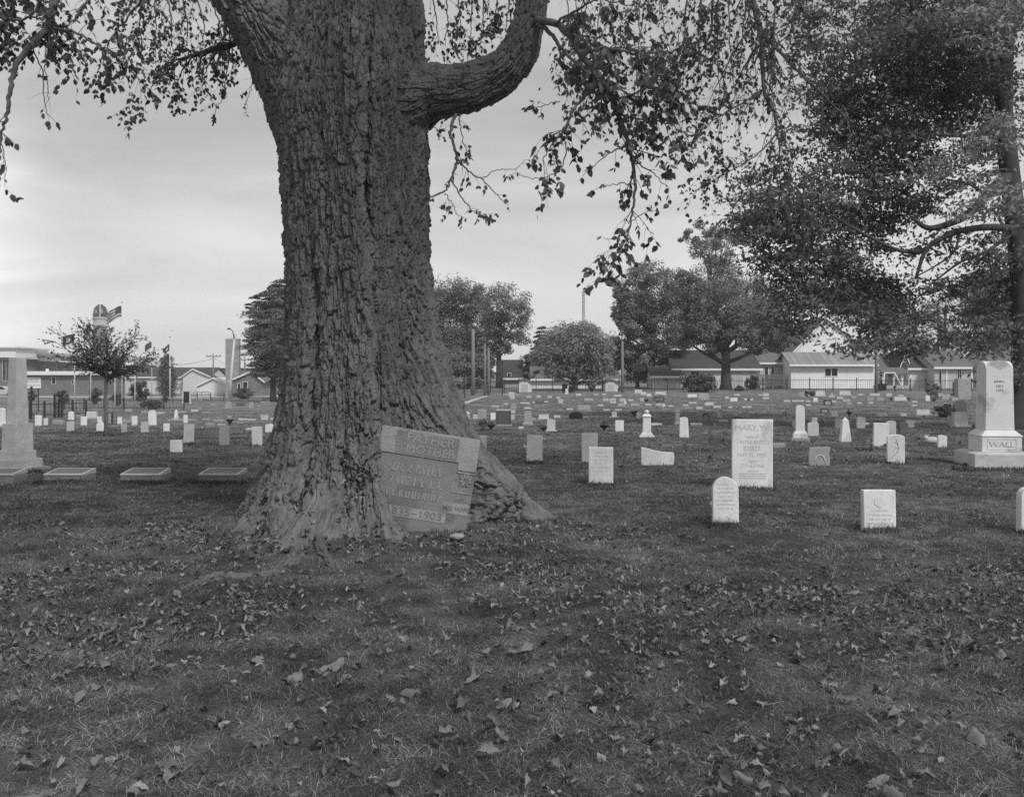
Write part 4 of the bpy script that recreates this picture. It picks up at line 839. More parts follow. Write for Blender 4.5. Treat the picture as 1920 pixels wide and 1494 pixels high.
# --- nearer stones, each described
st = S(1338, 1386, 895, 985, 'round', 'white', 'small round-topped white military headstone in the right foreground, in front of the tall lettered slab', th=.10, rz=-4, carved=7)
sh = S(1621, 1681, 919, 996, 'slab', 'white', 'square white headstone with a shallow carved emblem, nearest stone at the right foreground', th=.10, rz=-3, carved=0)
d_ = DG(1651, 996); kk = d_/F; m = MB(); hh = 76*kk
pts = [(.055*math.cos(R(a)), hh*.74+.055*math.sin(R(a))) for a in range(0, 181, 20)]+[(-.055, hh*.66), (0, hh*.56), (.055, hh*.66)]
m.prism(pts, -.055, -.03); m.build('emblem', M['white'], sh, bevel=.003)
carve(sh, 60*kk, hh, .10, 4, random.Random(3), 'light', .18, .5)
S(1915, 1948, 915, 1000, 'round', 'white', 'round-topped white headstone cut off by the right edge of the view', th=.10, rz=0)
mary = S(1373, 1449, 786, 915, 'slab', 'white', 'tall rectangular white marble slab with a long worn inscription naming Mary', th=.07, rz=-3)
dm = DG(1411, 915); km = dm/F
for s_, sz, yy, ex in (('MARY W.', 17, 802, 1.15), ('wife of', 9, 819, 1), ('PETER BEST.', 9.5, 829, 1.25), ('DIED', 14, 841, 1), ('MAY 22, 1857.', 10, 853, 1.2), ('Aged', 9, 864, 1), ('27 Yrs 3 Mos', 9, 873, 1.1)):
    text_mesh('inscription', s_, sz*km*.92, M['light'], mary, (0, -.0345, (915-yy)*km), .003, xs=min(ex, 1.0))
m = MB(); m.box(-11*km, 11*km, -.037, -.03, 31*km, 31.8*km)
for q in range(3): m.box(-25*km, 25*km, -.037, -.03, (26-4*q)*km, (26.8-4*q)*km)
m.build('carved_rule', M['grey'], mary)
S(1104, 1150, 838, 908, 'slab', 'white', 'plain rectangular white slab in front of a taller grey slab, right of the big tree', th=.07, rz=-2, carved=6)
S(1091, 1121, 812, 865, 'slab', 'light', 'grey-white slab partly hidden behind the plain rectangular white slab', th=.07, rz=2)
S(987, 1017, 816, 868, 'slab', 'light', 'lone narrow grey-white slab between the tree roots and the paired slabs', th=.07, rz=1)
S(880, 912, 817, 862, 'slab', 'light', 'pale slab half hidden behind the top right corner of the tilted headstone', th=.07, rz=0)
S(1203, 1264, 838.5, 872, 'broken', 'white', 'broken-off white slab with a slanting jagged top edge', th=.09, rz=-3)
S(1518, 1559, 838, 872, 'rough', 'grey', 'rough squat grey stone with a carved arch, leaning in the grass', th=.10, rz=-8)
ck = [o for o in COL.objects if o.name.startswith('headstone')][-1]; dk = DG(1538, 872)/F; mck = MB(); mck.tube([(9*dk*math.cos(R(q)), -.05, (8+11*math.sin(R(q)))*dk) for q in range(0, 181, 15)], .012, 6); mck.build('carved_arch', M['light'], ck)
S(1666, 1697, 815, 869, 'seg', 'white', 'white headstone with a dark crack, in front of the pair of white slabs', th=.10, rz=-14, carved=0)
ck = [o for o in COL.objects if o.name.startswith('headstone')][-1]; dk = DG(1681, 869)/F; mck = MB()
for a, b_ in (((0, 46), (3, 36)), ((3, 36), (5, 28)), ((5, 28), (1, 20)), ((1, 20), (-4, 14)), ((-4, 14), (-9, 10)), ((5, 28), (-2, 31)), ((3, 36), (-2, 40))): mck.prism([(a[0]*dk-.003, a[1]*dk), (a[0]*dk+.003, a[1]*dk), (b_[0]*dk+.003, b_[1]*dk), (b_[0]*dk-.003, b_[1]*dk)], -.0525, -.048)
mck.build('crack', M['dark'], ck)
S(1638, 1666, 793, 837, 'slab', 'white', 'broad white slab behind the cracked white headstone', th=.07, rz=-4)
S(1664, 1681, 789, 829, 'seg', 'light', 'round-cornered white stone peeping out behind the broad white slab', th=.08, rz=-10)
S(1760, 1776, 816, 837.5, 'seg', 'white', 'very small round-topped white stone beside flowers left of the large monument', th=.09, rz=-5)
S(1273.7, 1292.4, 782, 820, 'taper', 'white', 'tapering white tablet with a rounded top right of the urn-topped pedestal', th=.08, rz=0)
S(1575, 1596, 782, 828, 'obelisk', 'white', 'small white tapering obelisk with a pointed tip', rz=-4)
S(1153.7, 1169.6, 788, 808.7, 'slab', 'white', 'small square white tablet right of the dark planter bowl', th=.07)
S(1450, 1473, 831.5, 839, 'slab', 'grey', 'low grey stone stub just right of the tall lettered slab', th=.15)
S(1515, 1535.5, 791.6, 817.5, 'seg', 'light', 'grey-white stone right of the tall capped marble shaft', th=.08)
S(1523, 1533, 783, 806, 'slab', 'light', 'narrow grey block rising behind the stone beside the capped shaft', th=.08)
S(1486, 1495, 787, 801.5, 'slab', 'grey', 'grey stone partly behind the left of the capped marble shaft', th=.08)
S(1471, 1484.7, 780.7, 791.6, 'slab', 'light', 'tablet with a flower pot resting on top, right of the tall lettered slab', th=.12)
S(1566, 1579, 784.5, 802.6, 'seg', 'grey', 'grey stone tucked behind the left of the white obelisk', th=.08)
S(1606.7, 1622.5, 782, 802.6, 'seg', 'light', 'grey round-cornered stone right of the white obelisk', th=.08)
S(1687, 1704, 791.7, 810, 'seg', 'dark', 'small dark headstone with its pale base, behind the white pair', th=.09, base=1.4)
S(1699, 1715, 788, 801.6, 'slab', 'light', 'pale small stone behind the small dark headstone', th=.08)
S(1777.5, 1790, 780, 796.7, 'seg', 'grey', 'small grey stone left of the sloping-sided stone by the dark bush', th=.08)
S(1790, 1817, 772.5, 800, 'slantr', 'light', 'sloping-sided pale stone on a base beside the large monument', th=.2, base=1.08)
S(1788, 1814, 750, 773, 'arch', 'dark', 'arched dark headstone behind the sloping-sided pale stone', th=.12)
S(1797, 1821, 710, 749, 'slab', 'grey', 'big plain grey granite block behind the left of the large monument', th=.5, rz=0)
S(1790, 1796, 716, 741, 'slab', 'dark', 'dark narrow upright stone at the left of the big grey block', th=.3, rz=0, base=1.9)
S(1884, 1895, 704, 738, 'slab', 'dark', 'dark narrow upright block just right of the large monument', th=.3, rz=0)
S(1896, 1919, 708, 742, 'slab', 'grey', 'big plain grey block right of the large monument, by the trunk of the shade tree', th=.5, rz=0)
S(1886, 1906, 776, 792, 'wide', 'dark', 'low dark granite stone right of the large monument near the shade tree', th=.12)
S(1718, 1743, 767.5, 778, 'wide', 'light', 'low pale slant stone with flowers and lettering, left of the dark bush', carved=2)
S(1736, 1744, 741, 752, 'slab', 'white', 'very bright small white marker in front of the porch house', th=.1)
S(1676, 1700, 744, 751.5, 'wide', 'light', 'long low pale stone with a dark urn at each end', carved=1)
# --- left field
S(343, 362, 795, 834, 'slab', 'light', 'tallest plain grey-white slab in the left field, beside a square one', th=.07)
S(318.5, 340.5, 825, 848, 'slab', 'white', 'squat square white stone in front of the tall slab in the left field', th=.07)
S(410.5, 429, 799, 834, 'slab', 'grey', 'dim grey slab that almost melts into the grass of the left field', th=.07)
S(472, 491, 800, 834.6, 'slab', 'white', 'plain white slab nearest the left side of the big trunk', th=.07)
S(497, 512, 795, 811, 'seg', 'white', 'low rounded white stone beside the left edge of the big trunk', th=.08)
S(512, 524, 799, 824, 'seg', 'white', 'white stone half covered by the left edge of the big trunk', th=.08)
S(489, 502, 778, 787, 'slab', 'light', 'small pale block with lettering near the left edge of the trunk', th=.1, carved=2)
S(460, 472, 803.5, 806, 'flat', 'light', 'thin flat marker beside the plain white slab near the trunk')
S(-8, 9, 765, 800, 'seg', 'white', 'bright white rounded stone on a base at the very left edge', th=.1, base=1.4)
S(65, 77, 778, 798, 'slab', 'white', 'white tablet nearest the pale column at the left, taller of two')
S(81.5, 89, 784, 797, 'slab', 'white', 'smaller white tablet beside the taller one near the pale column')
S(98, 117, 788, 795.5, 'slab', 'grey', 'low broad grey stone right of the two white tablets by the iron gate', th=.2)
S(128, 138, 771, 787, 'round', 'white', 'round-topped white stone standing behind a rounded grey-white one')
S(124.5, 138, 790, 808, 'seg', 'light', 'rounded grey-white stone in front of the round-topped white one')
S(151, 162, 781, 797, 'slab', 'white', 'white tablet in front of the wide pale block, left of the sapling')
S(162, 181, 771.5, 785, 'wide', 'light', 'wide pale block standing behind the white tablet, left of the sapling')
S(182, 190, 781, 791, 'slab', 'white', 'small white stone behind the shouldered one beside the sapling')
S(180.5, 194.6, 790, 808, 'shoulder', 'white', 'shouldered white stone just left of the sapling trunk')
S(202, 210, 773, 795, 'framed', 'dark', 'narrow dark stone with a pale edge just right of the sapling trunk')
S(220, 228, 782, 795, 'slab', 'white', 'small white tablet standing behind a small grey one, right of the sapling')
S(227, 237, 794, 810, 'slab', 'light', 'small grey tablet in front of the small white one, right of the sapling')
S(247, 257, 780, 797, 'slab', 'white', 'white tablet left of the tall round-topped white stone')
S(264, 277.5, 791, 810.5, 'seg', 'light', 'rounded pale stone in front and left of the tall round-topped white stone')
S(278, 292.5, 769, 797, 'round', 'white', 'tall round-topped white stone below the hedge')
S(306, 317, 794, 808.5, 'slab', 'white', 'small white tablet between the tall round-topped stone and the little obelisk')
S(326, 334, 768, 787, 'obelisk', 'white', 'little pointed white obelisk in the left field')
S(312, 360, 786.5, 789, 'flat', 'grey', 'long flat grey slab at the foot of the little obelisk')
S(344, 351.5, 778, 793, 'slab', 'white', 'small white tablet behind the tallest slab in the left field')
S(422, 434, 752, 766, 'shoulder', 'grey', 'grey shouldered stone below the brick tower, left of the dark block', base=1.5)
S(442, 458, 755, 764, 'wide', 'dark', 'dark granite block between two grey stones below the brick tower')
S(467, 475, 753, 765.5, 'shoulder', 'grey', 'grey shouldered stone right of the dark granite block')
S(490, 505, 744, 755, 'wide', 'dark', 'dark block near the evergreen at the left of the trunk')
S(448, 455, 740, 748, 'slab', 'light', 'small pale stone in front of the bungalow porch')
# --- middle rows right of the tree
S(869, 883, 772, 805, 'pillar', 'light', 'stepped pale pillar stone just right of the big trunk')
S(886.6, 895.4, 777, 785.5, 'slab', 'light', 'small pale square stone between the stepped pillar and the capped stone')
S(896, 912, 768, 785.5, 'slab', 'grey', 'grey stone with a bright top edge above the soft grey shrub', th=.2)
S(920, 929, 774, 787, 'slab', 'white', 'bright white little stone touching the left of the dark framed monument')
S(958, 966, 769, 775, 'slab', 'light', 'pale block behind the right corner of the dark framed monument, upper of two', th=.2)
S(958, 965, 778, 787, 'slab', 'light', 'pale block behind the right corner of the dark framed monument, lower of two', th=.2)
S(979, 1000, 763, 797, 'pillar', 'grey', 'slim grey column monument with cap and stepped foot')
S(1010, 1029, 777, 786, 'wide', 'light', 'low lettered pale stone above the dark pot', carved=1)
S(1025.5, 1041, 786, 808.5, 'seg', 'light', 'grey-white rounded stone with a base, beside the dark pot', base=1.35)
S(1147, 1156.5, 772, 782, 'seg', 'white', 'little rounded white stone on a wide base above the planter bowl', base=1.9)
S(1195, 1203, 774, 784.5, 'slab', 'white', 'white block beside a thin spire behind the urn-topped pedestal', th=.2)
S(1203.5, 1208, 766, 784, 'obelisk', 'grey', 'thin grey spire behind the urn-topped pedestal')
S(1226, 1238, 776, 786, 'slab', 'grey', 'square grey stone right of the urn-topped pedestal')
S(1264, 1276, 768.7, 796, 'pillar', 'grey', 'grey column stone behind the tapering white tablet')
S(1221, 1242, 794, 797.5, 'flat', 'light', 'pale flat slab touching the right of the urn-topped pedestal')
S(1296, 1318, 794, 797, 'flat', 'light', 'pale flat slab right of the tapering white tablet')
S(1351, 1366, 787, 791.5, 'flat', 'light', 'pale flat block left of the top of the tall lettered slab')
S(1448, 1456, 786.5, 790, 'flat', 'light', 'flat marker touching the top right corner of the tall lettered slab')
S(1314, 1323, 770, 783, 'slab', 'grey', 'grey stone with a dark wreath leaning on it')
S(1329, 1343, 776, 784, 'slab', 'grey', 'low square grey stone right of the wreath')
S(1346, 1355, 766, 783, 'pillar', 'light', 'tiny pale obelisk on a base above the flat block')
S(1360, 1371, 775, 784, 'slab', 'grey', 'square grey stone left of the little pointed one')
S(1376, 1384, 769, 780, 'ogive', 'light', 'little pointed-arch stone behind the tall lettered slab')
S(1392, 1404, 772, 783, 'slab', 'grey', 'square grey stone right of the little pointed-arch stone')
S(1716, 1738, 790, 793.5, 'flat', 'light', 'long flat pale marker left of the sloping-sided stone')
S(1650, 1666, 777, 781.5, 'flat', 'light', 'flat pale marker up behind the broad white slab')
S(1690, 1701, 775, 780.5, 'flat', 'light', 'flat pale marker with flowers left of the slant stone')
S(1622, 1630, 793, 796.5, 'flat', 'white', 'bright little flat marker right of the round-cornered grey stone')
S(1557, 1571, 771.4, 781, 'rough', 'grey', 'rough-topped grey stone above the white obelisk')
S(1539.4, 1553.6, 765.4, 775.5, 'framed', 'dark', 'dark-bordered stone, nearer of the two above the capped shaft')
S(1545.4, 1559.6, 750, 760, 'framed', 'dark', 'dark-bordered stone, farther of the two above the capped shaft')
S(972, 982, 801, 804, 'flat', 'light', 'flat pale marker left of the dark pot')
S(1067, 1093, 772, 785.5, 'arch', 'black', 'wide black companion stone with an arched top and two panels', th=.2, carved=0)
# --- far rows: (x0, x1, ytop, ybase, type, tone); labels are put together below
FAR = [(1003.7, 1020, 751, 759.5, 'wide', 'dark'), (1047, 1056, 748.6, 756, 'slab', 'light'), (954, 965, 735, 744.5, 'slab', 'light'), (957, 965, 745, 748.5, 'slab', 'light'), (958, 968, 755, 767, 'shoulder', 'grey'),
 (944.6, 952, 756, 758, 'flat', 'light'), (922, 935, 761, 763, 'flat', 'light'), (976, 993, 754.5, 757, 'flat', 'light'), (998, 1003, 753, 755, 'flat', 'light'), (1020, 1028, 752, 754, 'flat', 'light'), (987, 996, 741, 746.5, 'wide', 'grey'), (1006, 1014, 741, 745.5, 'slab', 'light'), (1026, 1035, 742, 745.5, 'slab', 'light'), (1043.6, 1050, 744, 747.5, 'flat', 'light'), (996, 1004, 785, 787, 'flat', 'grey'), (1039, 1051, 779, 783.5, 'flat', 'light'),
 (1059, 1066, 729, 739, 'pillar', 'white'), (1080, 1090, 738, 742, 'flat', 'light'), (1114, 1122, 738.5, 740.5, 'flat', 'light'), (1129, 1137, 738.5, 740.5, 'flat', 'light'), (1151, 1166, 740, 743, 'flat', 'light'), (1095, 1112, 747, 751.5, 'wide', 'grey'), (1131, 1141, 747, 751.5, 'slab', 'light'), (1143, 1155, 747, 752, 'slab', 'light'), (1162, 1173, 747, 753, 'slab', 'light'), (1171, 1174.5, 752, 757.5, 'slab', 'white'), (1144, 1156, 753, 756, 'flat', 'light'), (1178, 1188, 749, 751.5, 'flat', 'light'), (1201, 1207, 746, 752, 'slab', 'light'),
 (1083.7, 1107, 760, 769.5, 'wide', 'grey'), (1063, 1075, 766, 768.5, 'flat', 'light'), (1121, 1132, 758.5, 761, 'flat', 'light'), (1158, 1172, 756, 762.5, 'wide', 'grey'), (1131, 1144, 767.5, 770, 'flat', 'light'), (1153, 1166, 767, 769.5, 'flat', 'light'), (1225, 1246, 739, 754, 'arch', 'dark'), (1190, 1204, 730.5, 738, 'wide', 'light'), (1202, 1212, 735, 740.5, 'wide', 'light'), (1212, 1221, 738, 743.5, 'wide', 'light'), (1229, 1249, 734, 741, 'wide', 'light'), (1230, 1247, 757, 762.5, 'wide', 'light'), (1182, 1198, 757, 761, 'wide', 'grey'), (1210, 1222, 757, 760.5, 'flat', 'light'),
 (1289, 1307, 738.6, 745, 'slab', 'white'), (1309, 1329, 737.5, 749, 'wide', 'grey'), (1292, 1307, 754, 756.5, 'flat', 'light'), (1322, 1339, 754.5, 760, 'flat', 'light'), (1254, 1263, 760, 762.5, 'flat', 'light'), (1281, 1291, 758.5, 761, 'flat', 'light'), (1284, 1296, 763, 767, 'slab', 'grey'), (1306, 1318, 763, 767, 'flat', 'light'), (1338, 1352, 761, 765, 'flat', 'light'), (1359.6, 1366, 743, 747.5, 'slab', 'light'), (1369.5, 1383, 745.7, 752.5, 'slab', 'white'), (1376.5, 1388, 739, 741.5, 'flat', 'light'), (1396, 1413, 747, 750.5, 'flat', 'light'), (1423, 1430, 739.5, 741.5, 'flat', 'light'), (1430, 1442, 737, 742.5, 'slab', 'light'), (1430, 1442, 744.5, 748.5, 'slab', 'light'), (1366.7, 1374.5, 762.5, 765, 'flat', 'light'), (1392, 1400, 762, 764.5, 'flat', 'light'), (1402, 1410, 761.5, 764, 'flat', 'light'),
 (1499, 1509, 735, 744, 'slab', 'grey'), (1510, 1528, 732.6, 742.5, 'wide', 'black'), (1529, 1546.5, 733, 743, 'wide', 'light'), (1525, 1533, 745.7, 753.5, 'slab', 'white'), (1554.7, 1566, 742, 744.5, 'flat', 'light'), (1558, 1563, 738.5, 740.5, 'flat', 'light'), (1574.4, 1594.6, 733, 741.5, 'wide', 'light'), (1570, 1581, 744, 748, 'flat', 'light'), (1580, 1594, 748, 754, 'wide', 'grey'), (1470.5, 1482.5, 750.5, 753, 'flat', 'light'), (1486, 1508, 750.5, 753, 'flat', 'light'), (1560, 1568, 751.5, 754, 'flat', 'light'), (1512, 1521, 758.5, 761, 'flat', 'light'), (1589, 1599.5, 755.5, 758, 'flat', 'grey'), (1608, 1618, 754.5, 757, 'flat', 'light'), (1629, 1638, 754, 756.5, 'flat', 'light'), (1512, 1520, 751, 754, 'flat', 'light'),
 (1759, 1767.5, 738, 743.5, 'slab', 'light'), (1711, 1721, 752, 754.5, 'flat', 'light'), (1710, 1720, 759, 761.5, 'flat', 'light'), (1771, 1783, 756, 759, 'flat', 'light'), (1610, 1619, 738.5, 741, 'flat', 'light'), (1632, 1650, 737.5, 742, 'flat', 'light'), (1662, 1672, 737, 743.5, 'slab', 'light'), (1685, 1695, 740.5, 743, 'flat', 'light'), (1625, 1638, 745, 751, 'slab', 'grey'), (1644, 1657, 745, 751.5, 'slab', 'grey'), (1596, 1607, 743, 746, 'flat', 'grey'), (1766, 1782, 740, 749, 'wide', 'grey'), (1785, 1797, 745, 751, 'flat', 'grey'),
 (333, 347, 771, 773.5, 'flat', 'grey'), (357, 370, 768, 771.5, 'flat', 'light'), (378, 390, 772, 774, 'flat', 'grey'), (368, 376, 765, 767, 'flat', 'grey'), (378, 392, 785, 787.5, 'flat', 'grey'), (398, 418, 787, 789.5, 'flat', 'grey'), (383, 398, 794, 797, 'flat', 'grey'), (405, 423, 795, 797.5, 'flat', 'grey'), (446, 462, 785, 788, 'flat', 'light'), (463, 478, 786, 788, 'flat', 'light'), (505, 524, 784, 787, 'flat', 'light'), (234, 246, 767, 772, 'flat', 'grey'), (263, 275, 771, 774, 'flat', 'grey'), (292, 305, 773, 776, 'flat', 'light'), (140, 162, 779, 781.5, 'flat', 'grey'), (228, 244, 788, 791, 'flat', 'grey'), (366, 378, 748.5, 750.5, 'flat', 'light'), (481, 488, 760, 762, 'flat', 'grey'), (395, 403, 757, 759.5, 'flat', 'grey')]
def place_of(px, py):
    if px < 330: return 'between the left hedge and white tablets'
    if px < 530: return 'below the brick tower'
    if px < 1000: return 'near the wooden poles'
    if px < 1110: return 'below the round-headed tree'
    if px < 1186: return 'below the curved shed and utility pole'
    if px < 1275: return 'below the small garage'
    if px < 1345: return 'below the large dark shrub'
    if px < 1465: return 'between the forked tree and the deck'
    if px < 1603: return 'below the white gabled house'
    return 'in front of the porch house'
SHP = {'flat': 'flat marker', 'slab': 'small square stone', 'wide': 'broad based block', 'shoulder': 'shouldered stone', 'pillar': 'little pillar-shaped stone', 'arch': 'arched companion stone'}
TONE = {'light': 'pale', 'grey': 'grey', 'white': 'white', 'dark': 'dark', 'black': 'black'}
ORD = ['first', 'second', 'third', 'fourth', 'fifth', 'sixth', 'seventh', 'eighth', 'ninth', 'tenth', 'eleventh', 'twelfth']
from collections import defaultdict
gr = defaultdict(list)
for q in FAR: gr[(TONE[q[5]], SHP[q[4]], place_of(q[0], q[3]))].append(q)
for (tn, sp_, pl), L in gr.items():
    L.sort(key=lambda q: q[0])
    for i_, q in enumerate(L):
        lab = f'{tn} {sp_} {pl}' if len(L) == 1 else f'{ORD[i_]} {tn} {sp_} {pl}, from left'
        S(*q, lab, group='small markers of the far rows', carved=2 if q[5] in ('black', 'dark') and q[4] in ('wide', 'arch') else 0)

# --- the tilted FATHER / MOTHER stone leaning on the trunk
def father():
    k = 8.95/F; TLp, TRp, BRp = (717, 797), (901, 825), (876, 1004); w = 186*k; h = 182*k; th = .13
    e = empty('tilted_headstone', (0, 0, 0), 0, 'large tilted weathered headstone carved FATHER and MOTHER, sunk askew against the big trunk', 'headstone')
    c = P((TLp[0]+BRp[0])/2-1, (TLp[1]+BRp[1])/2+1, 8.86); e.location = c; e.rotation_euler = (R(-6), R(9.2), R(4))
    s = w/1146.0                                    # one unit of the measured drawing
    def q(u, v): return (u*s-w/2, h/2-v*s)          # u to the right, v down from the top
    m = MB(); m.prism([q(0, 1180), q(1138, 1180), q(1140, 300), q(1140, 20), q(1125, 0), q(12, 0), q(0, 16)], 0, th); m.build('slab', M['weathered'], e, bevel=.008)
    m = MB(); m.prism([q(-1, 300), q(925, 300), q(925, 385), q(1139, 385), q(1139, 20), q(1124, .5), q(8, .5), q(-3, 14)], -.012, .06); m.build('raised_top', M['weathered_pale'], e, bevel=.006)  # paler than the damp slab below; the fuller light up here is coloured in
    m = MB(); m.prism([q(185, 285), q(905, 285), q(905, 30), q(185, 30)], -.0145, -.005); m.build('name_band', M['weathered'], e, bevel=.003)
    m = MB(); m.prism([q(925, 412), q(1136, 412), q(1136, 394), q(925, 394)], -.012, .02); m.prism([q(900, 640), q(1128, 640), q(1128, 628), q(900, 628)], -.008, .02); m.build('ledge', M['weathered_pale'], e)
    x, z = q(575, 100); text_mesh('lettering', 'FATHER', 150*s, M['letter'], e, (x, -.0150, z), .003, xs=1.05)
    x, z = q(590, 225); text_mesh('lettering', 'MOTHER', 135*s, M['letter'], e, (x, -.0150, z), .003, xs=1.05)
    m = MB(); m.prism([q(1040-72, 483+72), q(1040+72, 483+72), q(1040+72, 483-72), q(1040-72, 483-72)], -.006, .02); m.build('ornament', M['carved'], e)
    m = MB(); cx, cz = q(1040, 483)
    for a in range(8):
        t = R(a*45+22.5); ca, sa = math.cos(t), math.sin(t); r1, r2, ww = 12*s, 74*s*(1.12 if a % 2 else 1.0), 17*s
        m.prism([(cx+ca*r1, cz+sa*r1), (cx+ca*(r1+r2)/2+sa*ww, cz+sa*(r1+r2)/2-ca*ww), (cx+ca*r2, cz+sa*r2), (cx+ca*(r1+r2)/2-sa*ww, cz+sa*(r1+r2)/2+ca*ww)][::-1], -.014, .0)
    m.build('petal_carving', M['weathered_pale'], e, bevel=.002)
    m = MB(); m.prism([q(215, 1000), q(880, 1000), q(880, 885), q(215, 885)], -.004, .02); m.prism([q(885, 882), q(1122, 882), q(1122, 755), q(820, 755), q(820, 800), q(885, 800)], -.004, .02); m.build('date_panel', M['weathered_pale'], e)
    x, z = q(700, 940); text_mesh('lettering', '1903', 118*s, M['carved'], e, (x, -.0045, z), .004, xs=1.2)
    x, z = q(515, 940); text_mesh('lettering', '\u2013', 110*s, M['carved'], e, (x, -.0045, z), .004)
    x, z = q(330, 940); text_mesh('lettering', '1835', 118*s, M['carved'], e, (x, -.0045, z), .004, xs=1.2)
    x, z = q(985, 822); text_mesh('lettering', 'HIS WIFE', 70*s, M['carved'], e, (x, -.0045, z), .004, xs=1.1)
    # worn raised letters of the names, no longer readable
    m = MB(); rr_ = random.Random(9)
    for v, u0, u1, hs in ((445, 190, 820, 100), (590, 190, 820, 100), (740, 170, 760, 80)):
        u = u0
        while u < u1:
            for t in range(rr_.choice((1, 2, 2))):
                a = q(u+t*hs*.42, v+hs/2); b = q(u+t*hs*.42+rr_.choice((0, 0, hs*.3, -hs*.25)), v-hs/2); wd_ = hs*.11*s
                m.prism([(a[0]-wd_, a[1]), (a[0]+wd_, a[1]), (b[0]+wd_, b[1]), (b[0]-wd_, b[1])], -.004, .01)
            if rr_.random() < .6: a = q(u, v+rr_.choice((-.4, 0, .4))*hs); m.box(a[0], a[0]+hs*.42*s, -.004, .01, a[1]-.1*hs*s, a[1]+.1*hs*s)
            u += hs*.92
    m.build('worn_names', M['worn'], e, bevel=.002)
father()
# pale stone and a stick by the roots
def rock():
    d = DG(856, 1021); x = (856-CX)*d/F; m = MB(); rq = random.Random(2)
    m.lathe([(.02, -.01), (.058, .005), (.066, .022), (.05, .042), (.02, .05)], 14); m.v = [(a*1.1+rq.uniform(-.005, .005), b*.8+rq.uniform(-.01, .01), c+rq.uniform(-.010, .010)) for a, b, c in m.v]
    m.build('rock', M['weathered_pale'], loc=(x, d, gzf(x, d)+.02), smooth=True, label='small pale rock lying just in front of the tilted headstone', cat='rock')
rock()

# --- large monument at the right
def wall_monument():
    e = empty('monument', (8.17, 15.80, 0), R(-7), 'tall white marble monument lettered WALL with stained face and stepped base', 'monument')
    m = MB(); m.frus(-.5, .5, -.5, .5, -.1, -.49, .49, -.49, .49, .215); m.frus(-.49, .49, -.49, .49, .215, -.40, .40, -.40, .40, .245); m.build('base', M['light'], e, bevel=.008)
    m = MB(); m.box(-.315, .315, -.315, .315, .245, .50); m.build('plinth', M['monument'], e, bevel=.006)
    m = MB(); m.frus(-.322, .322, -.322, .322, .515, -.236, .236, -.236, .236, .60); m.box(-.327, .327, -.327, .327, .5, .515); m.build('plinth_cap', M['monument'], e, bevel=.004)
    m = MB(); m.frus(-.230, .230, -.230, .230, .60, -.215, .215, -.215, .215, 1.50); m.build('shaft', M['monument'], e, bevel=.008)
    # head: two crossed round-topped gables
    def gab(a, r): return [(-a, 1.49), (a, 1.49), (a, 1.60)]+arc(0, 1.60, a, r, 0, 180, 16)[1:-1]+[(-a, 1.60)]
    m = MB(); m.prism(gab(.2155, .160), -.2155, .2155); m.prismx(gab(.216, .157), -.2165, .2165); m.build('head', M['monument'], e, bevel=.008)
    # raised frames on the plinth and shaft
    m = MB(); y = -.315
    for (x0, x1, z0, z1) in ((-.22, .22, .455, .463), (-.22, .22, .285, .293), (-.228, -.22, .285, .463), (.22, .228, .285, .463)): m.box(x0, x1, y-.006, y+.01, z0, z1)
    m.build('panel_frame', M['white'], e)
    text_mesh('lettering', 'WALL', .13, M['light'], e, (0, -.3175, .373), .006, xs=1.15)
    for s_, sz, z in (('JOHN J.', .045, 1.42), ('1851', .06, 1.34), ('1898', .055, 1.27)): text_mesh('inscription', s_, sz, M['light'], e, (0, -.2205, z), .005, xs=1.1, rot=(R(89), 0, 0))
wall_monument()
def left_column():
    d = 15.15; x = (33-CX)*d/F
    e = empty('monument', (x, d, 0), R(-24), 'pale plain square column on a stepped pedestal at the left edge', 'monument')
    m = MB(); m.box(-.26, .26, -.26, .26, -.1, .17); m.build('base', M['light'], e, bevel=.008)
    m = MB(); m.box(-.195, .195, -.195, .195, .17, .30); m.build('plinth', M['light'], e, bevel=.006)
    m = MB(); m.box(-.172, .172, -.172, .172, .30, .315); m.frus(-.165, .165, -.165, .165, .315, -.158, .158, -.158, .158, .74); m.build('die', M['light'], e, bevel=.006)
    m = MB(); m.frus(-.115, .115, -.115, .115, .74, -.092, .092, -.092, .092, 1.80); m.build('shaft', M['light'], e, bevel=.006)
    m = MB(); m.box(-.36, .36, -.33, .33, -.12, .03); m.build('footing', M['grey'], e)
left_column()
def capped_shaft():
    d = DG(1504, 829.5); k = d/F; x = (1504-CX)*k
    e = empty('monument', (x, d+.15, 0), R(-12), 'white marble shaft with rounded head on a flared and stepped base', 'monument'); z = lambda y: H+(HOR-y)*k
    m = MB(); m.box(-.20, .20, -.17, .17, -.1, z(821.5)); m.build('base', M['grey'], e, bevel=.006)
    m = MB(); m.box(-.155, .155, -.13, .13, z(821.5), z(814)); m.frus(-.155, .155, -.13, .13, z(814), -.105, .105, -.095, .095, z(808)); m.build('plinth', M['white'], e, bevel=.005)
    t = z(760); m = MB(); m.frus(-.10, .10, -.09, .09, z(808), -.092, .092, -.082, .082, t-.06); m.prism([(-.092, t-.065), (.092, t-.065)]+arc(0, t-.06, .092, .06, 0, 180, 12), -.083, .083); m.build('shaft', M['white'], e, bevel=.005)
capped_shaft()
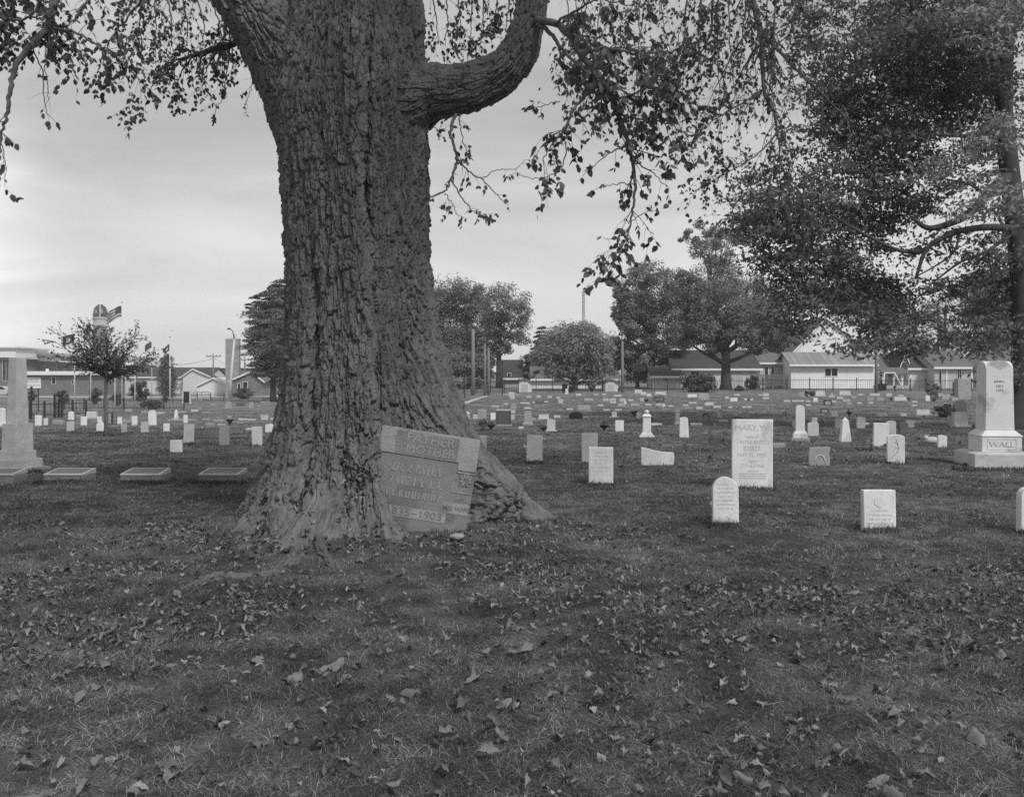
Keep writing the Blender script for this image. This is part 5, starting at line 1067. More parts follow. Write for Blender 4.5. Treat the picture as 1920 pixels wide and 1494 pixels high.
def urn_pedestal():
    d = DG(1214, 819.6); k = d/F; x = (1214-CX)*k
    e = empty('monument', (x, d+.12, 0), R(-3), 'slim white pedestal monument with a moulded cap and finial', 'monument'); z = lambda y: H+(HOR-y)*k
    m = MB(); m.box(-14*k, 14*k, -.13, .13, -.1, z(817)); m.frus(-12*k, 12*k, -.12, .12, z(817), -8.5*k, 8.5*k, -.09, .09, z(811)); m.build('base', M['white'], e, bevel=.004)
    m = MB(); m.frus(-7.6*k, 7.6*k, -.08, .08, z(811), -6.8*k, 6.8*k, -.072, .072, z(783)); m.build('shaft', M['white'], e, bevel=.004)
    m = MB(); m.frus(-7*k, 7*k, -.075, .075, z(783), -9*k, 9*k, -.095, .095, z(781)); m.frus(-9*k, 9*k, -.095, .095, z(781), -5*k, 5*k, -.05, .05, z(776)); m.build('cap', M['white'], e, bevel=.003)
    m = MB(); m.lathe([(4*k, z(776)), (3.2*k, z(774)), (4.8*k, z(772.5)), (4.6*k, z(771)), (1.5*k, z(769))], 12); m.build('finial', M['white'], e, smooth=True)
urn_pedestal()
def framed_monument():
    d = DG(944, 799); k = d/F; x = (944-CX)*k; z = lambda y: H+(HOR-y)*k
    e = empty('monument', (x, d+.15, 0), R(1), 'big square dark granite monument with a pale top edge right of the trunk', 'monument')
    m = MB(); m.box(-13*k, 13*k, -.12, .12, z(796), z(770)); m.build('tablet', M['dark'], e)
    m = MB(); m.box(-13.5*k, 13.5*k, -.13, .13, z(770), z(768)); m.build('cap', M['light'], e); m = MB(); m.box(-16*k, 16*k, -.18, .18, -.1, z(795.8)); m.build('base', M['grey'], e)
    m = MB(); m.box(-13.2*k, -11.6*k, -.128, -.11, z(796), z(770)); m.box(11.6*k, 13.2*k, -.128, -.11, z(796), z(770)); m.build('edge_moulding', M['black'], e)
framed_monument()
# --- four low slant-topped markers at the left
for i_, (xa, xb, yt, yb, rzz, lab) in enumerate([(-52, 28, 881, 907, 0, 'low slant-topped stone marker cut off by the left edge beside the pale column'), (76, 160, 881, 905, -1, 'low slant-topped stone marker just right of the pale column'), (220, 305, 883.5, 906, 0, 'middle low slant-topped marker with a dark panel between two others'), (366, 452, 880, 904, -2, 'low slant-topped stone marker nearest the big tree, with a paler top')]):
    cx = (xa+xb)/2; d = DG(cx, yb); k = d/F; w = (xb-xa)*k*.88; x = (cx-CX)*k; hh = (yb-890)*k
    e = empty('slant_marker', (x, d, 0), R(rzz), lab, 'grave marker', 'row of low slant-topped markers at the left')
    rq = random.Random(i_); m = MB(); m.frus(-w/2*1.03, w/2*1.03, 0, .42, -.1, -w/2, w/2, .01, .41, hh*.93); m.build('rock_faced_base', M['weathered_dark'], e, bevel=.012)
    zf, zb = hh*.93, hh*1.0+.045
    m = MB(); m.add([(-w/2, 0, zf), (w/2, 0, zf), (w/2, .42, zf), (-w/2, .42, zf), (-w/2, 0, zf+.018), (w/2, 0, zf+.018), (w/2, .42, zb+.012), (-w/2, .42, zb+.012)], [(0, 3, 2, 1), (4, 5, 6, 7), (0, 1, 5, 4), (1, 2, 6, 5), (2, 3, 7, 6), (3, 0, 4, 7)]); m.build('top', M['light'] if True else None, e)
    if True:
        s0, s1 = .05, .37; zz_ = lambda y: zf+.018+(zb+.012-zf-.018)*y/.42+.003
        m = MB(); a = w/2-.035; m.add([(-a, s0, zz_(s0)), (a, s0, zz_(s0)), (a, s1, zz_(s1)), (-a, s1, zz_(s1))], [(0, 1, 2, 3)]); m.build('inscription_panel', M['carved'] if i_ < 3 else M['weathered'], e)

# --- flower pots, bowls, wreaths
def pot(px, yb, wpx, hpx, lab, kind='bowl', fl='flower', seed=0):
    d = DG(px, yb); k = d/F; x = (px-CX)*k; z = float(terr(x, d)); r = wpx*k/2; h = hpx*k
    e = empty('planter' if kind == 'bowl' else 'flower_vase', (x, d, z), 0, lab, 'planter'); m = MB()
    m.lathe([(r*.45, -.02), (r*.30, h*.12), (r*.28, h*.3), (r*.75, h*.5), (r*.98, h*.8), (r, h*.86)], 14); m.build('bowl', M['black'], e, smooth=True)
    g = np.random.default_rng(seed+5); cc = [np.array([g.uniform(-.6, .6)*r, g.uniform(-.5, .5)*r, h*.95+g.uniform(0, .35)*h]) for _ in range(7)]
    V, Fc, rn = leaf_cloud(cc, [r*.35]*7, 16, r*.16, g, .7, .2); mesh_np('plants', V, Fc, M[fl], e, rnd=rn)
pot(1019, 808, 14, 7, 'dark round pot beside the grey-white rounded stone', fl='shrub')
pot(1133, 806, 19, 11, 'wide dark planter bowl alone in the grass left of the square white tablet', fl='shrub')
pot(921, 806, 15, 12, 'dark planter full of dark leaves left of the dark framed monument', fl='shrub', seed=1)
pot(431, 797, 13, 13, 'dark basket with pale flowers in the left field', seed=2)
pot(1592, 781, 10, 11, 'dark round urn with a bushy plant above the white obelisk', fl='shrub', seed=3)
pot(1212, 754, 9, 5, 'little dark bowl left of the arched dark companion stone', fl='shrub', seed=4)
pot(1671, 752, 5, 7, 'small dark urn at the left end of the long low stone', fl='shrub', seed=6)
pot(1703, 752, 5, 7, 'small dark urn at the right end of the long low stone', fl='shrub', seed=7)
pot(1404, 752, 7, 5, 'tiny dark pot on the far grass between tree and deck', fl='shrub', seed=8)
def flowers(px, yb, wpx, hpx, lab, seed, z_add=0.0, mname='flower', cat='flowers'):
    d = DG(px, yb); k = d/F; x = (px-CX)*k; z = float(terr(x, d)); g = np.random.default_rng(seed); e = empty('flower_spray', (x, d, z+z_add), 0, lab, cat); w, h = wpx*k/2, hpx*k
    cc = [np.array([g.uniform(-1, 1)*w*.8, g.uniform(-.5, .5)*w, g.uniform(.3, .9)*h]) for _ in range(9)]; V, Fc, rn = leaf_cloud(cc, [h*.28]*9, 14, h*.13, g, .8, .3); mesh_np('blossoms', V, Fc, M[mname], e, rnd=rn)
    s = MB(); [s.tube([(0, 0, -.02), tuple(c*.6), tuple(c)], [.006, .005, .003], 4) for c in cc]; s.build('stems', M['shrub'], e)
flowers(1232, 766, 22, 13, 'spray of white ribboned flowers below the arched dark companion stone', 1)
flowers(453, 796, 16, 6, 'pale flowers on the ground right of the dark flower basket', 2)
flowers(1735, 829, 12, 17, 'upright bunch of flowers beside a pale figure left of the large monument', 3)
flowers(1322, 755, 12, 8, 'little clump of flowers near the far grey block stone', 4)
flowers(1516, 745, 6, 6, 'tiny white flowers in front of the black far stone', 5)
def fl_on():
    d = DG(1473, 791.6); k = d/F; flowers(1473, 791.6, 12, 12, 'pot of flowers sitting on top of the tablet right of the lettered slab', 8, (791.6-780.7)*k)
fl_on()
def wreath():
    d = DG(1322, 784); k = d/F; x = (1322-CX)*k; m = MB(); pts = [(5*k*math.cos(R(a)), 0, 4.2*k+4.4*k*math.sin(R(a))) for a in range(-20, 201, 20)]; m.tube(pts, 1.3*k, 6)
    m.build('wreath', M['shrub'], loc=(x, d-.1, 0), label='dark wreath on a stand leaning on a grey stone', cat='wreath')
wreath()
def lamb():
    d = DG(1748, 831); k = d/F; x = (1748-CX)*k; m = MB(); h = 13*k; m.lathe([(.3*h, -.02), (.9*h, .02), (1.0*h, .45*h), (.7*h, .8*h), (.2*h, .95*h)], 14); m.v = [(a*1.15, b*.6, c) for a, b, c in m.v]
    e = empty('grave_ornament', (x, d, 0), R(-15), 'small pale lying figure between the flowers and the tiny white stone', 'ornament'); m.build('body', M['light'], e, smooth=True)
    m = MB(); m.lathe([(.05*h, .5*h), (.34*h, .6*h), (.36*h, .85*h), (.2*h, 1.1*h)], 10, -.85*h); m.build('head', M['light'], e, smooth=True)
lamb()

# ------------------------------------------------------------------ fences, poles and flags
def fence(label, x0, x1, ybx, ytop, pick, npost, d=None, mname='iron', dy=0, grp=None):
    d0 = d or DG((x0+x1)/2, ybx); k = d0/F; X0, X1 = (x0-CX)*k, (x1-CX)*k; z = float(terr((X0+X1)/2, d0)); h = H+(HOR-ytop)*k-z
    e = empty('iron_fence', (X0, d0, z), math.atan2(dy, X1-X0), label, 'fence', grp); L = math.hypot(X1-X0, dy)
    m = MB(); m.box(0, L, -.018, .018, h*.86, h*.86+.04); m.box(0, L, -.018, .018, .12, .16); m.build('rails', M[mname], e)
    m = MB(); n = int(L/pick)
    for i in range(n): q = (i+.5)*pick; m.box(q-.009, q+.009, -.022, -.0185, 0, h)
    m.build('pickets', M[mname], e)
    for i in range(npost+1): q = L*i/npost; m = MB(); m.box(q-.035, q+.035, -.035, .035, -.05, h*1.09); m.build('post', M[mname], e)
fence('black iron picket fence before the low white house and sheds', 974, 1192, 734, 711.5, .22, 7)
fence('black iron picket fence before the garage and dark shrubs', 1192, 1430, 733, 711, .22, 8)
fence('black iron picket fence before the white gabled house', 1430, 1650, 732, 710, .20, 5)
fence('black iron picket fence before the porch house at the right', 1650, 1850, 733.5, 711, .22, 7)
fence('tall thin iron fence behind the wooden poles', 868, 972, 737, 713, .22, 4)
fence('black iron fence with widely spaced posts beside the pale column', 56, 124, 784, 755, .6, 4, dy=2.0)
fence('iron picket fence behind the flagpoles on the left', 120, 345, 768, 748, .25, 6)
fence('iron fence section left of the black board', 345, 420, 752, 738, .3, 3)
def gate():
    d = DG(112, 783); k = d/F; x = (112-CX)*k; z = float(terr(x, d)); e = empty('iron_gate', (x, d, z), 0, 'open black iron gate frame standing above the small left-hand tablets', 'gate'); h = H+(HOR-738)*k-z
    for q in (-10, 4): m = MB(); m.box(q*k-.03, q*k+.03, -.03, .03, -.05, h); m.build('gate_post', M['iron'], e)
    m = MB(); m.box(-10*k, 4*k, -.02, .02, h*.42, h*.47); m.box(-10*k, 4*k, -.02, .02, h*.9, h*.94)
    for q in range(5): m.box((-8+q*2.6)*k-.01, (-8+q*2.6)*k+.01, -.012, .012, 0, h*.92)
    m.build('gate_leaf', M['iron'], e)
gate()
for i_, (px, yt, yb, lab) in enumerate([(59, 729, 786, 'thin black iron post right beside the pale column'), (72, 728, 772, 'thin black iron lamp post behind the pale column, topped by a small globe'), (871, 714, 746, 'black post standing where the pale drive rises right of the trunk'), (942, 680, 742, 'tall thin black post in front of the airy tree')]):
    d = DG(px, yb); k = d/F; x = (px-CX)*k; z = float(terr(x, d)); h = (yb-yt)*k; e = empty('iron_post', (x, d, z), 0, lab, 'post'); m = MB(); m.tube([(0, 0, -.1), (0, 0, h)], .035, 8); m.build('shaft', M['iron'], e); m = MB(); m.lathe([(.02, h), (.06, h+.04), (.05, h+.09), (.01, h+.12)], 10); m.build('cap', M['iron'] if i_ != 1 else M['trim'], e)
def flag(parent, w, h, top, side, stripes, droop, m):
    nx_, nz_ = 14, 8; vs = []; 
    for i in range(nx_+1):
        for j in range(nz_+1):
            u, v = i/nx_, j/nz_; vs.append((side*u*w, .10*w*math.sin(u*7+v*1.5)*u, top-v*h-droop*u*u*h+.04*h*math.sin(u*9)))
    fs = [(i*(nz_+1)+j, (i+1)*(nz_+1)+j, (i+1)*(nz_+1)+j+1, i*(nz_+1)+j+1) for i in range(nx_) for j in range(nz_)]
    me = bpy.data.meshes.new('flag'); me.from_pydata(vs, [], fs); me.materials.append(M['cloth_dark']); me.materials.append(M['cloth_light'])
    if stripes:
        for k_, p in enumerate(me.polygons):
            i, j = k_//nz_, k_ % nz_
            if j % 2 == 1 and not (i < 6 and j < 5): p.material_index = 1
    elif m: 
        for k_, p in enumerate(me.polygons):
            i, j = k_//nz_, k_ % nz_
            if 5 <= i <= 8 and 3 <= j <= 5: p.material_index = 1
    for p in me.polygons: p.use_smooth = True
    o = bpy.data.objects.new('flag', me); COL.objects.link(o); o.parent = parent
for px, yt, yb, r, fl, lab in [(140, 624, 768, .04, (24, 17, 3, 0, .3, 1), 'flagpole flying a dark flag, farthest left of the flagpoles'), (170, 602, 767, .04, (9, 20, 2, 0, .7, 0), 'flagpole with a limply hanging dark flag behind the left of the sapling'), (215.5, 690, 770, .035, None, 'short bare flagpole just right of the sapling trunk'), (228.6, 568, 767, .045, (29, 22, 6, 1, .75, 0), 'tallest flagpole with the striped national flag, behind the sapling'), (235, 636, 766, .035, None, 'bare thin flagpole close to the right of the tallest one'), (253, 655, 766, .04, None, 'bare flagpole midway between the tallest one and the hedge'), (284.6, 627, 752, .035, (13, 12, 14, 0, .6, 0), 'flagpole with a drooping dark flag at the right of the sapling crown'), (318.6, 633, 765, .05, (11, 13, 12, 0, .8, 1), 'white flagpole with a small drooping flag beside the slim upright tree'), (322.8, 621, 752, .045, None, 'grey flagpole standing close behind the right of the white one')]:
    d = DG(px, yb); k = d/F; x = (px-CX)*k; z = float(terr(x, d)); h = (yb-yt)*k; e = empty('flagpole', (x, d, z), 0, lab, 'flagpole', 'flagpoles on the left')
    m = MB(); m.tube([(0, 0, -.1), (0, 0, h*.5), (0, 0, h)], [r*1.15, r, r*.7], 8); m.build('pole', M['pole_pale'], e, smooth=True); m = MB(); m.lathe([(.02, h), (r*1.6, h+.05), (r*1.6, h+.1), (.01, h+.15)], 10); m.build('ball', M['metal'], e, smooth=True)
    if fl: flag(e, fl[0]*k, fl[1]*k, h-fl[2]*k, -1, fl[3], fl[4], fl[5])
def upole(px, yt, yb, r, arm, lab, d=None):
    d = d or DG(px, yb); k = d/F; x = (px-CX)*k; z = float(terr(x, d)); h = H+(HOR-yt)*k-z; e = empty('utility_pole', (x, d, z), 0, lab, 'utility pole')
    m = MB(); m.tube([(0, 0, -.3), (0, 0, h*.5), (0, 0, h)], [r*1.2, r, r*.75], 8); m.build('pole', M['wood_pole'], e, smooth=True)
    if arm: m = MB(); m.box(-arm, arm, -.06, .06, h-.5, h-.35); m.build('crossarm', M['wood_pole'], e); m = MB(); [m.lathe([(.05, h-.35), (.06, h-.25), (.03, h-.15)], 6, q*arm) for q in (-.9, -.45, .45, .9)]; m.build('insulators', M['iron'], e)
upole(400, 663, 741, .13, 1.1, 'utility pole with a crossarm left of the brick tower')
upole(459, 669, 741, .13, 1.1, 'utility pole with a crossarm right of the brick tower')
upole(887, 617, 741, .14, 0, 'tallest bare wooden pole right of the big trunk')
upole(909, 645, 741, .085, 0, 'left one of the close pair of thin wooden poles'); upole(916, 652, 741, .09, 0, 'right one of the close pair of thin wooden poles')
upole(1167, 640, 735, .12, 0, 'pale utility pole right of the round-headed tree')
upole(1643, 625, 737, .12, 0, 'utility pole at the right corner of the white gabled house')
def lamp():
    d = DG(430, 748); k = d/F; x = (430-CX)*k; z = float(terr(x, d)); e = empty('street_lamp', (x, d, z), 0, 'leaning pale street lamp in front of the brick tower', 'street lamp'); h = H+(HOR-632)*k-z
    m = MB(); m.tube([(0, 0, -.2), (3*k, 0, h*.35), (9.5*k, 0, h*.97)], [.2, .17, .10], 9); m.build('pole', M['metal'], e, smooth=True)
    m = MB(); m.tube([(9.5*k, 0, h*.97), (8*k, 0, h*1.04), (5*k, 0, h*1.11), (1*k, 0, h*1.13)], [.07, .06, .05, .05], 6); m.build('arm', M['bark_far'], e); m = MB(); m.box(-3*k, 1.5*k, -.15, .15, h*1.12, h*1.145); m.build('lamp_head', M['bark_far'], e)
lamp()
def mast():
    d = 400; k = d/F; x = (1094-CX)*k; e = empty('radio_mast', (x, d, 0), 0, 'thin lattice radio mast above the round-headed tree', 'mast'); h = H+(HOR-545)*k; m = MB()
    for q in range(3): a = R(90+120*q); m.tube([(1.0*math.cos(a), 1.0*math.sin(a), 0), (.45*math.cos(a), .45*math.sin(a), h)], .10, 4)
    m.build('legs', M['iron'], e); m = MB()
    for i in range(26):
        z0_, z1_ = h*i/26, h*(i+1)/26; r0, r1 = 1-.55*i/26, 1-.55*(i+1)/26
        for q in range(3): a, b = R(90+120*q), R(90+120*(q+1)); m.tube([(r0*math.cos(a), r0*math.sin(a), z0_), (r1*math.cos(b), r1*math.sin(b), z1_)], .06, 3)
    m.build('lattice', M['iron'], e)
mast()
def wire(p0, p1, sag, lab, n=18):
    a, b = P(*p0), P(*p1); m = MB(); m.tube([a.lerp(b, i/n)-Vector((0, 0, sag*4*(i/n)*(1-i/n))) for i in range(n+1)], .022, 4); m.build('overhead_wire', M['iron'], label=lab, cat='wire')
dd = DG(400, 741); wire((400, 672, dd), (200, 660, dd+6), 1.5, 'thin overhead wire running left from the crossarm pole'); wire((400, 670, dd), (459, 676, DG(459, 741)), .8, 'thin overhead wire between the two crossarm poles')
dd = 104; wire((887, 627, dd), (1167, 645, 100), .9, 'overhead wire crossing the sky gap right of the airy tree'); wire((1167, 650, 99), (1290, 640, 99), .7, 'overhead wire running right from the pale utility pole')

# ------------------------------------------------------------------ buildings
def zz_at(py, d): return H+(HOR-py)*d/F
def window(e, x0, x1, z0, z1, y, mull=1, fr='trim'):
    f = max(.05, (x1-x0)*.07); m = MB(); m.box(x0-f, x1+f, y-.05, y+.05, z0-f, z0); m.box(x0-f, x1+f, y-.05, y+.05, z1, z1+f); m.box(x0-f, x0, y-.05, y+.05, z0, z1); m.box(x1, x1+f, y-.05, y+.05, z0, z1)
    for q in range(mull): c = x0+(x1-x0)*(q+1)/(mull+1); m.box(c-f*.4, c+f*.4, y-.05, y+.05, z0, z1)
    w = m.build('window', M[fr], e); m = MB(); m.box(x0, x1, y-.02, y+.04, z0, z1); m.build('pane', M['glass'], w)
def house(name, lab, x0, x1, yeave, yridge, d, depth, kind, wm, rm, wins=(), over=.35, ybase=None, cat='house', wy=None, doors=(), peak=None):
    k = d/F; xa, xb = (x0-CX)*k, (x1-CX)*k; cx = (xa+xb)/2; z = float(terr(cx, d)); e = empty(name, (cx, d, z), 0, lab, cat); w = (xb-xa)/2
    ze = zz_at(yeave, d)-z; zr = H+(HOR-yridge)*(d+(depth/2 if kind == 'side' else 0))/F-z; t = .14
    if kind == 'side':
        m = MB(); m.prismx([(0, -.5), (depth, -.5), (depth, ze), (depth/2, zr-.1), (0, ze)], -w, w); m.build('walls', M[wm], e)
        m = MB(); s = (zr-ze)/(depth/2); o_ = over
        m.prismx([(-o_, ze-o_*s+.02), (depth/2, zr+.02), (depth+o_, ze-o_*s+.02), (depth+o_, ze-o_*s+.02+t), (depth/2, zr+.02+t), (-o_, ze-o_*s+.02+t)], -w-o_*.6, w+o_*.6); m.build('roof', M[rm], e)
        m = MB(); m.box(-w-o_*.62, w+o_*.62, -o_-.06, -o_-.005, ze-o_*s-.06, ze-o_*s+.15); m.build('fascia', M['trim'], e)
    elif kind == 'front':
        pk = 0 if peak is None else (peak-CX)*k-cx
        m = MB(); m.prism([(-w, -.5), (w, -.5), (w, ze), (pk, zr-.1), (-w, ze)], 0, depth); m.build('walls', M[wm], e)
        m = MB(); sl, sr = (zr-ze)/(w+pk), (zr-ze)/(w-pk); o_ = over
        m.prism([(-w-o_, ze-o_*sl), (pk, zr), (w+o_, ze-o_*sr), (w+o_, ze-o_*sr+t), (pk, zr+t*1.2), (-w-o_, ze-o_*sl+t)], -.25, depth+.25); m.build('roof', M[rm], e)
        m = MB(); m.prism([(-w-o_, ze-o_*sl-.02), (pk, zr-.02), (w+o_, ze-o_*sr-.02), (w+o_, ze-o_*sr+t+.03), (pk, zr+t*1.2+.03), (-w-o_, ze-o_*sl+t+.03)], -.31, -.255); m.build('bargeboard', M['trim'], e)
    else:
        m = MB(); m.box(-w, w, 0, depth, -.5, ze); m.build('walls', M[wm], e); m = MB(); m.box(-w-.2, w+.2, -.25, depth+.2, ze, H+(HOR-yridge)*k-z); m.build('roof', M[rm], e)
    for (a, b, y0, y1, *mu) in wins: window(e, (a-CX)*k-cx, (b-CX)*k-cx, zz_at(y1, d)-z, zz_at(y0, d)-z, 0, mu[0] if mu else 0)
    for (a, b, y0) in doors:
        dr = MB(); dr.box((a-CX)*k-cx, (b-CX)*k-cx, -.05, .03, 0, zz_at(y0, d)-z); dr = dr.build('door', M['siding_grey'], e); q = MB(); q.lathe([(.03, 1.0), (.045, 1.04), (.03, 1.08)], 8, (a-CX)*k-cx+.12, -.08); q.build('handle', M['iron'], dr)
    return e, k, cx, z
# white gabled house: tall rear part and low front wing
house('gabled_house', 'tall white gable rising behind the low front wing with ribbed roof', 1480, 1640, 668, 598, 101.5, 9, 'front', 'boards', 'roof_grey', peak=1549)
e, k, cx, z = house('house_wing', 'low white clapboard wing with a ribbed roof and one double window', 1483, 1638, 681.5, 663, 96, 4.6, 'side', 'boards', 'ribroof', [(1547, 1570, 691, 705, 1)], over=.5)
# dark-roofed house behind the forked tree
house('house', 'long dark-roofed house behind the forked tree and shrubs', 1262, 1425, 691, 659, 97, 9, 'side', 'siding_pale', 'roof', [(1295, 1310, 697, 710, 1)], doors=[(1371, 1393, 697), (1399, 1417, 697)])
house('garage', 'small dark-roofed garage with one shuttered window at the fence', 1223, 1276, 705, 690, 95.5, 4, 'side', 'siding_pale', 'roof', [(1246, 1253, 707, 713)], cat='garage')
house('house', 'low long white house mostly hidden under the round-headed tree', 998, 1160, 711, 689, 98, 8, 'side', 'siding', 'roof_grey', [(1068, 1076, 714, 722), (1119, 1126, 717, 722)])
house('house', 'steep dark-roofed house with a white edge behind the airy tree', 938, 978, 708, 677, 104, 7, 'side', 'siding_grey', 'roof', [(952, 958, 700, 706)])
def shed(x0, x1, yt, yb, lab, m='siding_pale'):
    d = DG((x0+x1)/2, yb)*1.0+2; k = d/F; w = (x1-x0)*k/2; h = zz_at(yt, d); x = ((x0+x1)/2-CX)*k; e = empty('shed', (x, d, 0), 0, lab, 'shed'); b = MB()
    p = [(-w, -.2), (w, -.2), (w, h*.62), (w*.86, h*.80), (w*.5, h*.95), (0, h), (-w*.5, h*.95), (-w*.86, h*.80), (-w, h*.62)]; b.prism(p, 0, 3); b.build('walls', M[m], e)
    b = MB(); q = p[2:]; b.prism([(a*1.06, c*1.0+.02) for a, c in q]+[(a*1.0, c-.10) for a, c in q[::-1]][1:-1], -.12, 3.1); b.build('roof', M['roof_grey'], e); b = MB(); b.box(-w*.45, w*.45, -.03, .02, 0, h*.6); b = b.build('door', M['siding_grey'], e); q = MB(); q.box(-.02, .02, -.06, -.035, .8, 1.0); q.build('handle', M['iron'], b)
shed(971, 997, 710, 736, 'round-roofed pale shed left of the low white house'); shed(1134, 1158, 711, 735, 'round-roofed pale shed left of the pale utility pole')
# deck and steps
def deck():
    d = 94.5; k = d/F; x = (1450-CX)*k; e = empty('deck', (x, d, 0), 0, 'dark wooden deck with railings left of the white wing', 'deck'); m = MB(); w = 29*k; m.box(-w, w, 0, 3, .35, .5); m.build('platform', M['deckwood'], e); m = MB(); m.box(-w, w, -.04, .0, 1.35, 1.42)
    for q in range(30): c = -w+2*w*q/29; m.box(c-.03, c+.03, -.035, -.005, .5, 1.35)
    m.build('railing', M['deckwood'], e); m = MB(); [m.box(q*w-.07, q*w+.07, -.07, .07, -.1, 1.5) for q in (-1, -.05, .99)]; m.build('posts', M['deckwood'], e)
deck()
house('porch_house', 'grey side house with an awning between the forked tree and the white wing', 1424, 1466, 680, 663, 99, 6, 'side', 'siding_grey', 'roof_grey', [(1434, 1440, 688, 716), (1446, 1451, 688, 716)])
# right-hand houses
house('house', 'grey-roofed house with a white corner just right of the white wing', 1648, 1692, 694, 666, 103, 8, 'side', 'siding_pale', 'roof_grey', [(1650, 1655, 702, 722)])
house('gabled_house', 'small pale gable between the grey roof and the dark roof', 1686, 1706, 690, 664, 101, 7, 'front', 'siding_pale', 'roof')
house('house', 'pale house with a steep dark roof right of the small gable', 1703, 1754, 690, 661, 100, 8, 'side', 'siding_pale', 'roof')
e, k, cx, z = house('house', 'grey house with white corner boards and a tall narrow window left of the monument', 1752, 1822, 688, 659, 98, 8, 'side', 'siding_grey', 'roof_grey', [(1760.5, 1765, 696, 718), (1795, 1802, 693, 710, 1)])
m = MB()
for q in (1775, 1822): xx = (q-CX)*k-cx; m.box(xx-.08, xx+.08, -.05, .02, 0, zz_at(688, 98))
m.build('corner_boards', M['trim'], e)
house('house', 'pale house with a grey roof glimpsed right of the large monument', 1862, 1925, 684, 655, 104, 8, 'side', 'siding_pale', 'roof_grey', [(1880, 1888, 692, 712)])
def porch():
    d = 97; k = d/F; x = (1682-CX)*k; e = empty('porch', (x, d, 0), 0, 'open white-posted porch with a low roof in front of the small gable', 'porch'); w = 26*k; zr = zz_at(697, d); m = MB(); m.prismx([(-.3, zr-.25), (2.5, zr+.35), (2.5, zr+.47), (-.3, zr-.13)], -w, w); m.build('roof', M['roof_grey'], e)
    for q in (-1, -.2, .4, 1): m = MB(); m.box(q*w*.96-.09, q*w*.96+.09, 0, .16, -.1, zr-.2); m.build('post', M['trim'], e)
    m = MB(); m.box(-w, w, 0, 2.6, -.1, .3); m.build('floor', M['concrete'], e)
porch()
def swing():
    d = 95; k = d/F; x = (1668-CX)*k; e = empty('swing_frame', (x, d, 0), 0, 'white A-frame swing set standing by the porch', 'swing set'); h = zz_at(699, d); w = 12*k
    for sx in (-1, 1):
        for sy in (-1, 1): m = MB(); m.tube([(sx*(w+.35), sy*.9, 0), (sx*w*.8, 0, h)], .05, 6); m.build('leg', M['trim'], e)
    m = MB(); m.tube([(-w*.85, 0, h), (w*.85, 0, h)], .05, 6); m.build('crossbar', M['trim'], e); m = MB(); [m.tube([(q, 0, h), (q, 0, .5)], .012, 4) for q in (-.5, -.1)]; m.box(-.55, -.05, -.12, .12, .46, .5); m.build('swing_seat', M['bark_far'], e)
swing()
def bins(px, yb, w, h, lab):
    d = DG(px, yb)+1.2; k = d/F; x = (px-CX)*k; e = empty('wheelie_bin', (x, d, 0), 0, lab, 'bin'); a, hh = w*k/2, h*k; m = MB(); m.frus(-a*.8, a*.8, -.25, .25, .05, -a, a, -.32, .32, hh*.9); m.build('body', M['black'], e, bevel=.02); m = MB(); m.frus(-a*1.05, a*1.05, -.35, .35, hh*.9, -a*.9, a*.9, -.3, .3, hh); m.build('lid', M['black'], e)
    for s in (-1, 1): m = MB(); m.lathe([(.12, -.03), (.12, .03)], 12); m.v = [(s*a*.7+c, .25+b, .12+a_) for a_, b, c in m.v]; m.build('wheel', M['tyre'], e)
bins(1059, 737, 10, 17, 'black bin left of the round-headed tree trunk, behind the fence'); bins(1072, 737, 11, 13, 'lower black bin touching the round-headed tree trunk'); bins(1652, 733, 8, 13, 'black bin behind the fence left of the swing set'); bins(1657, 733.4, 7, 14, 'black bin right of its twin behind the fence')

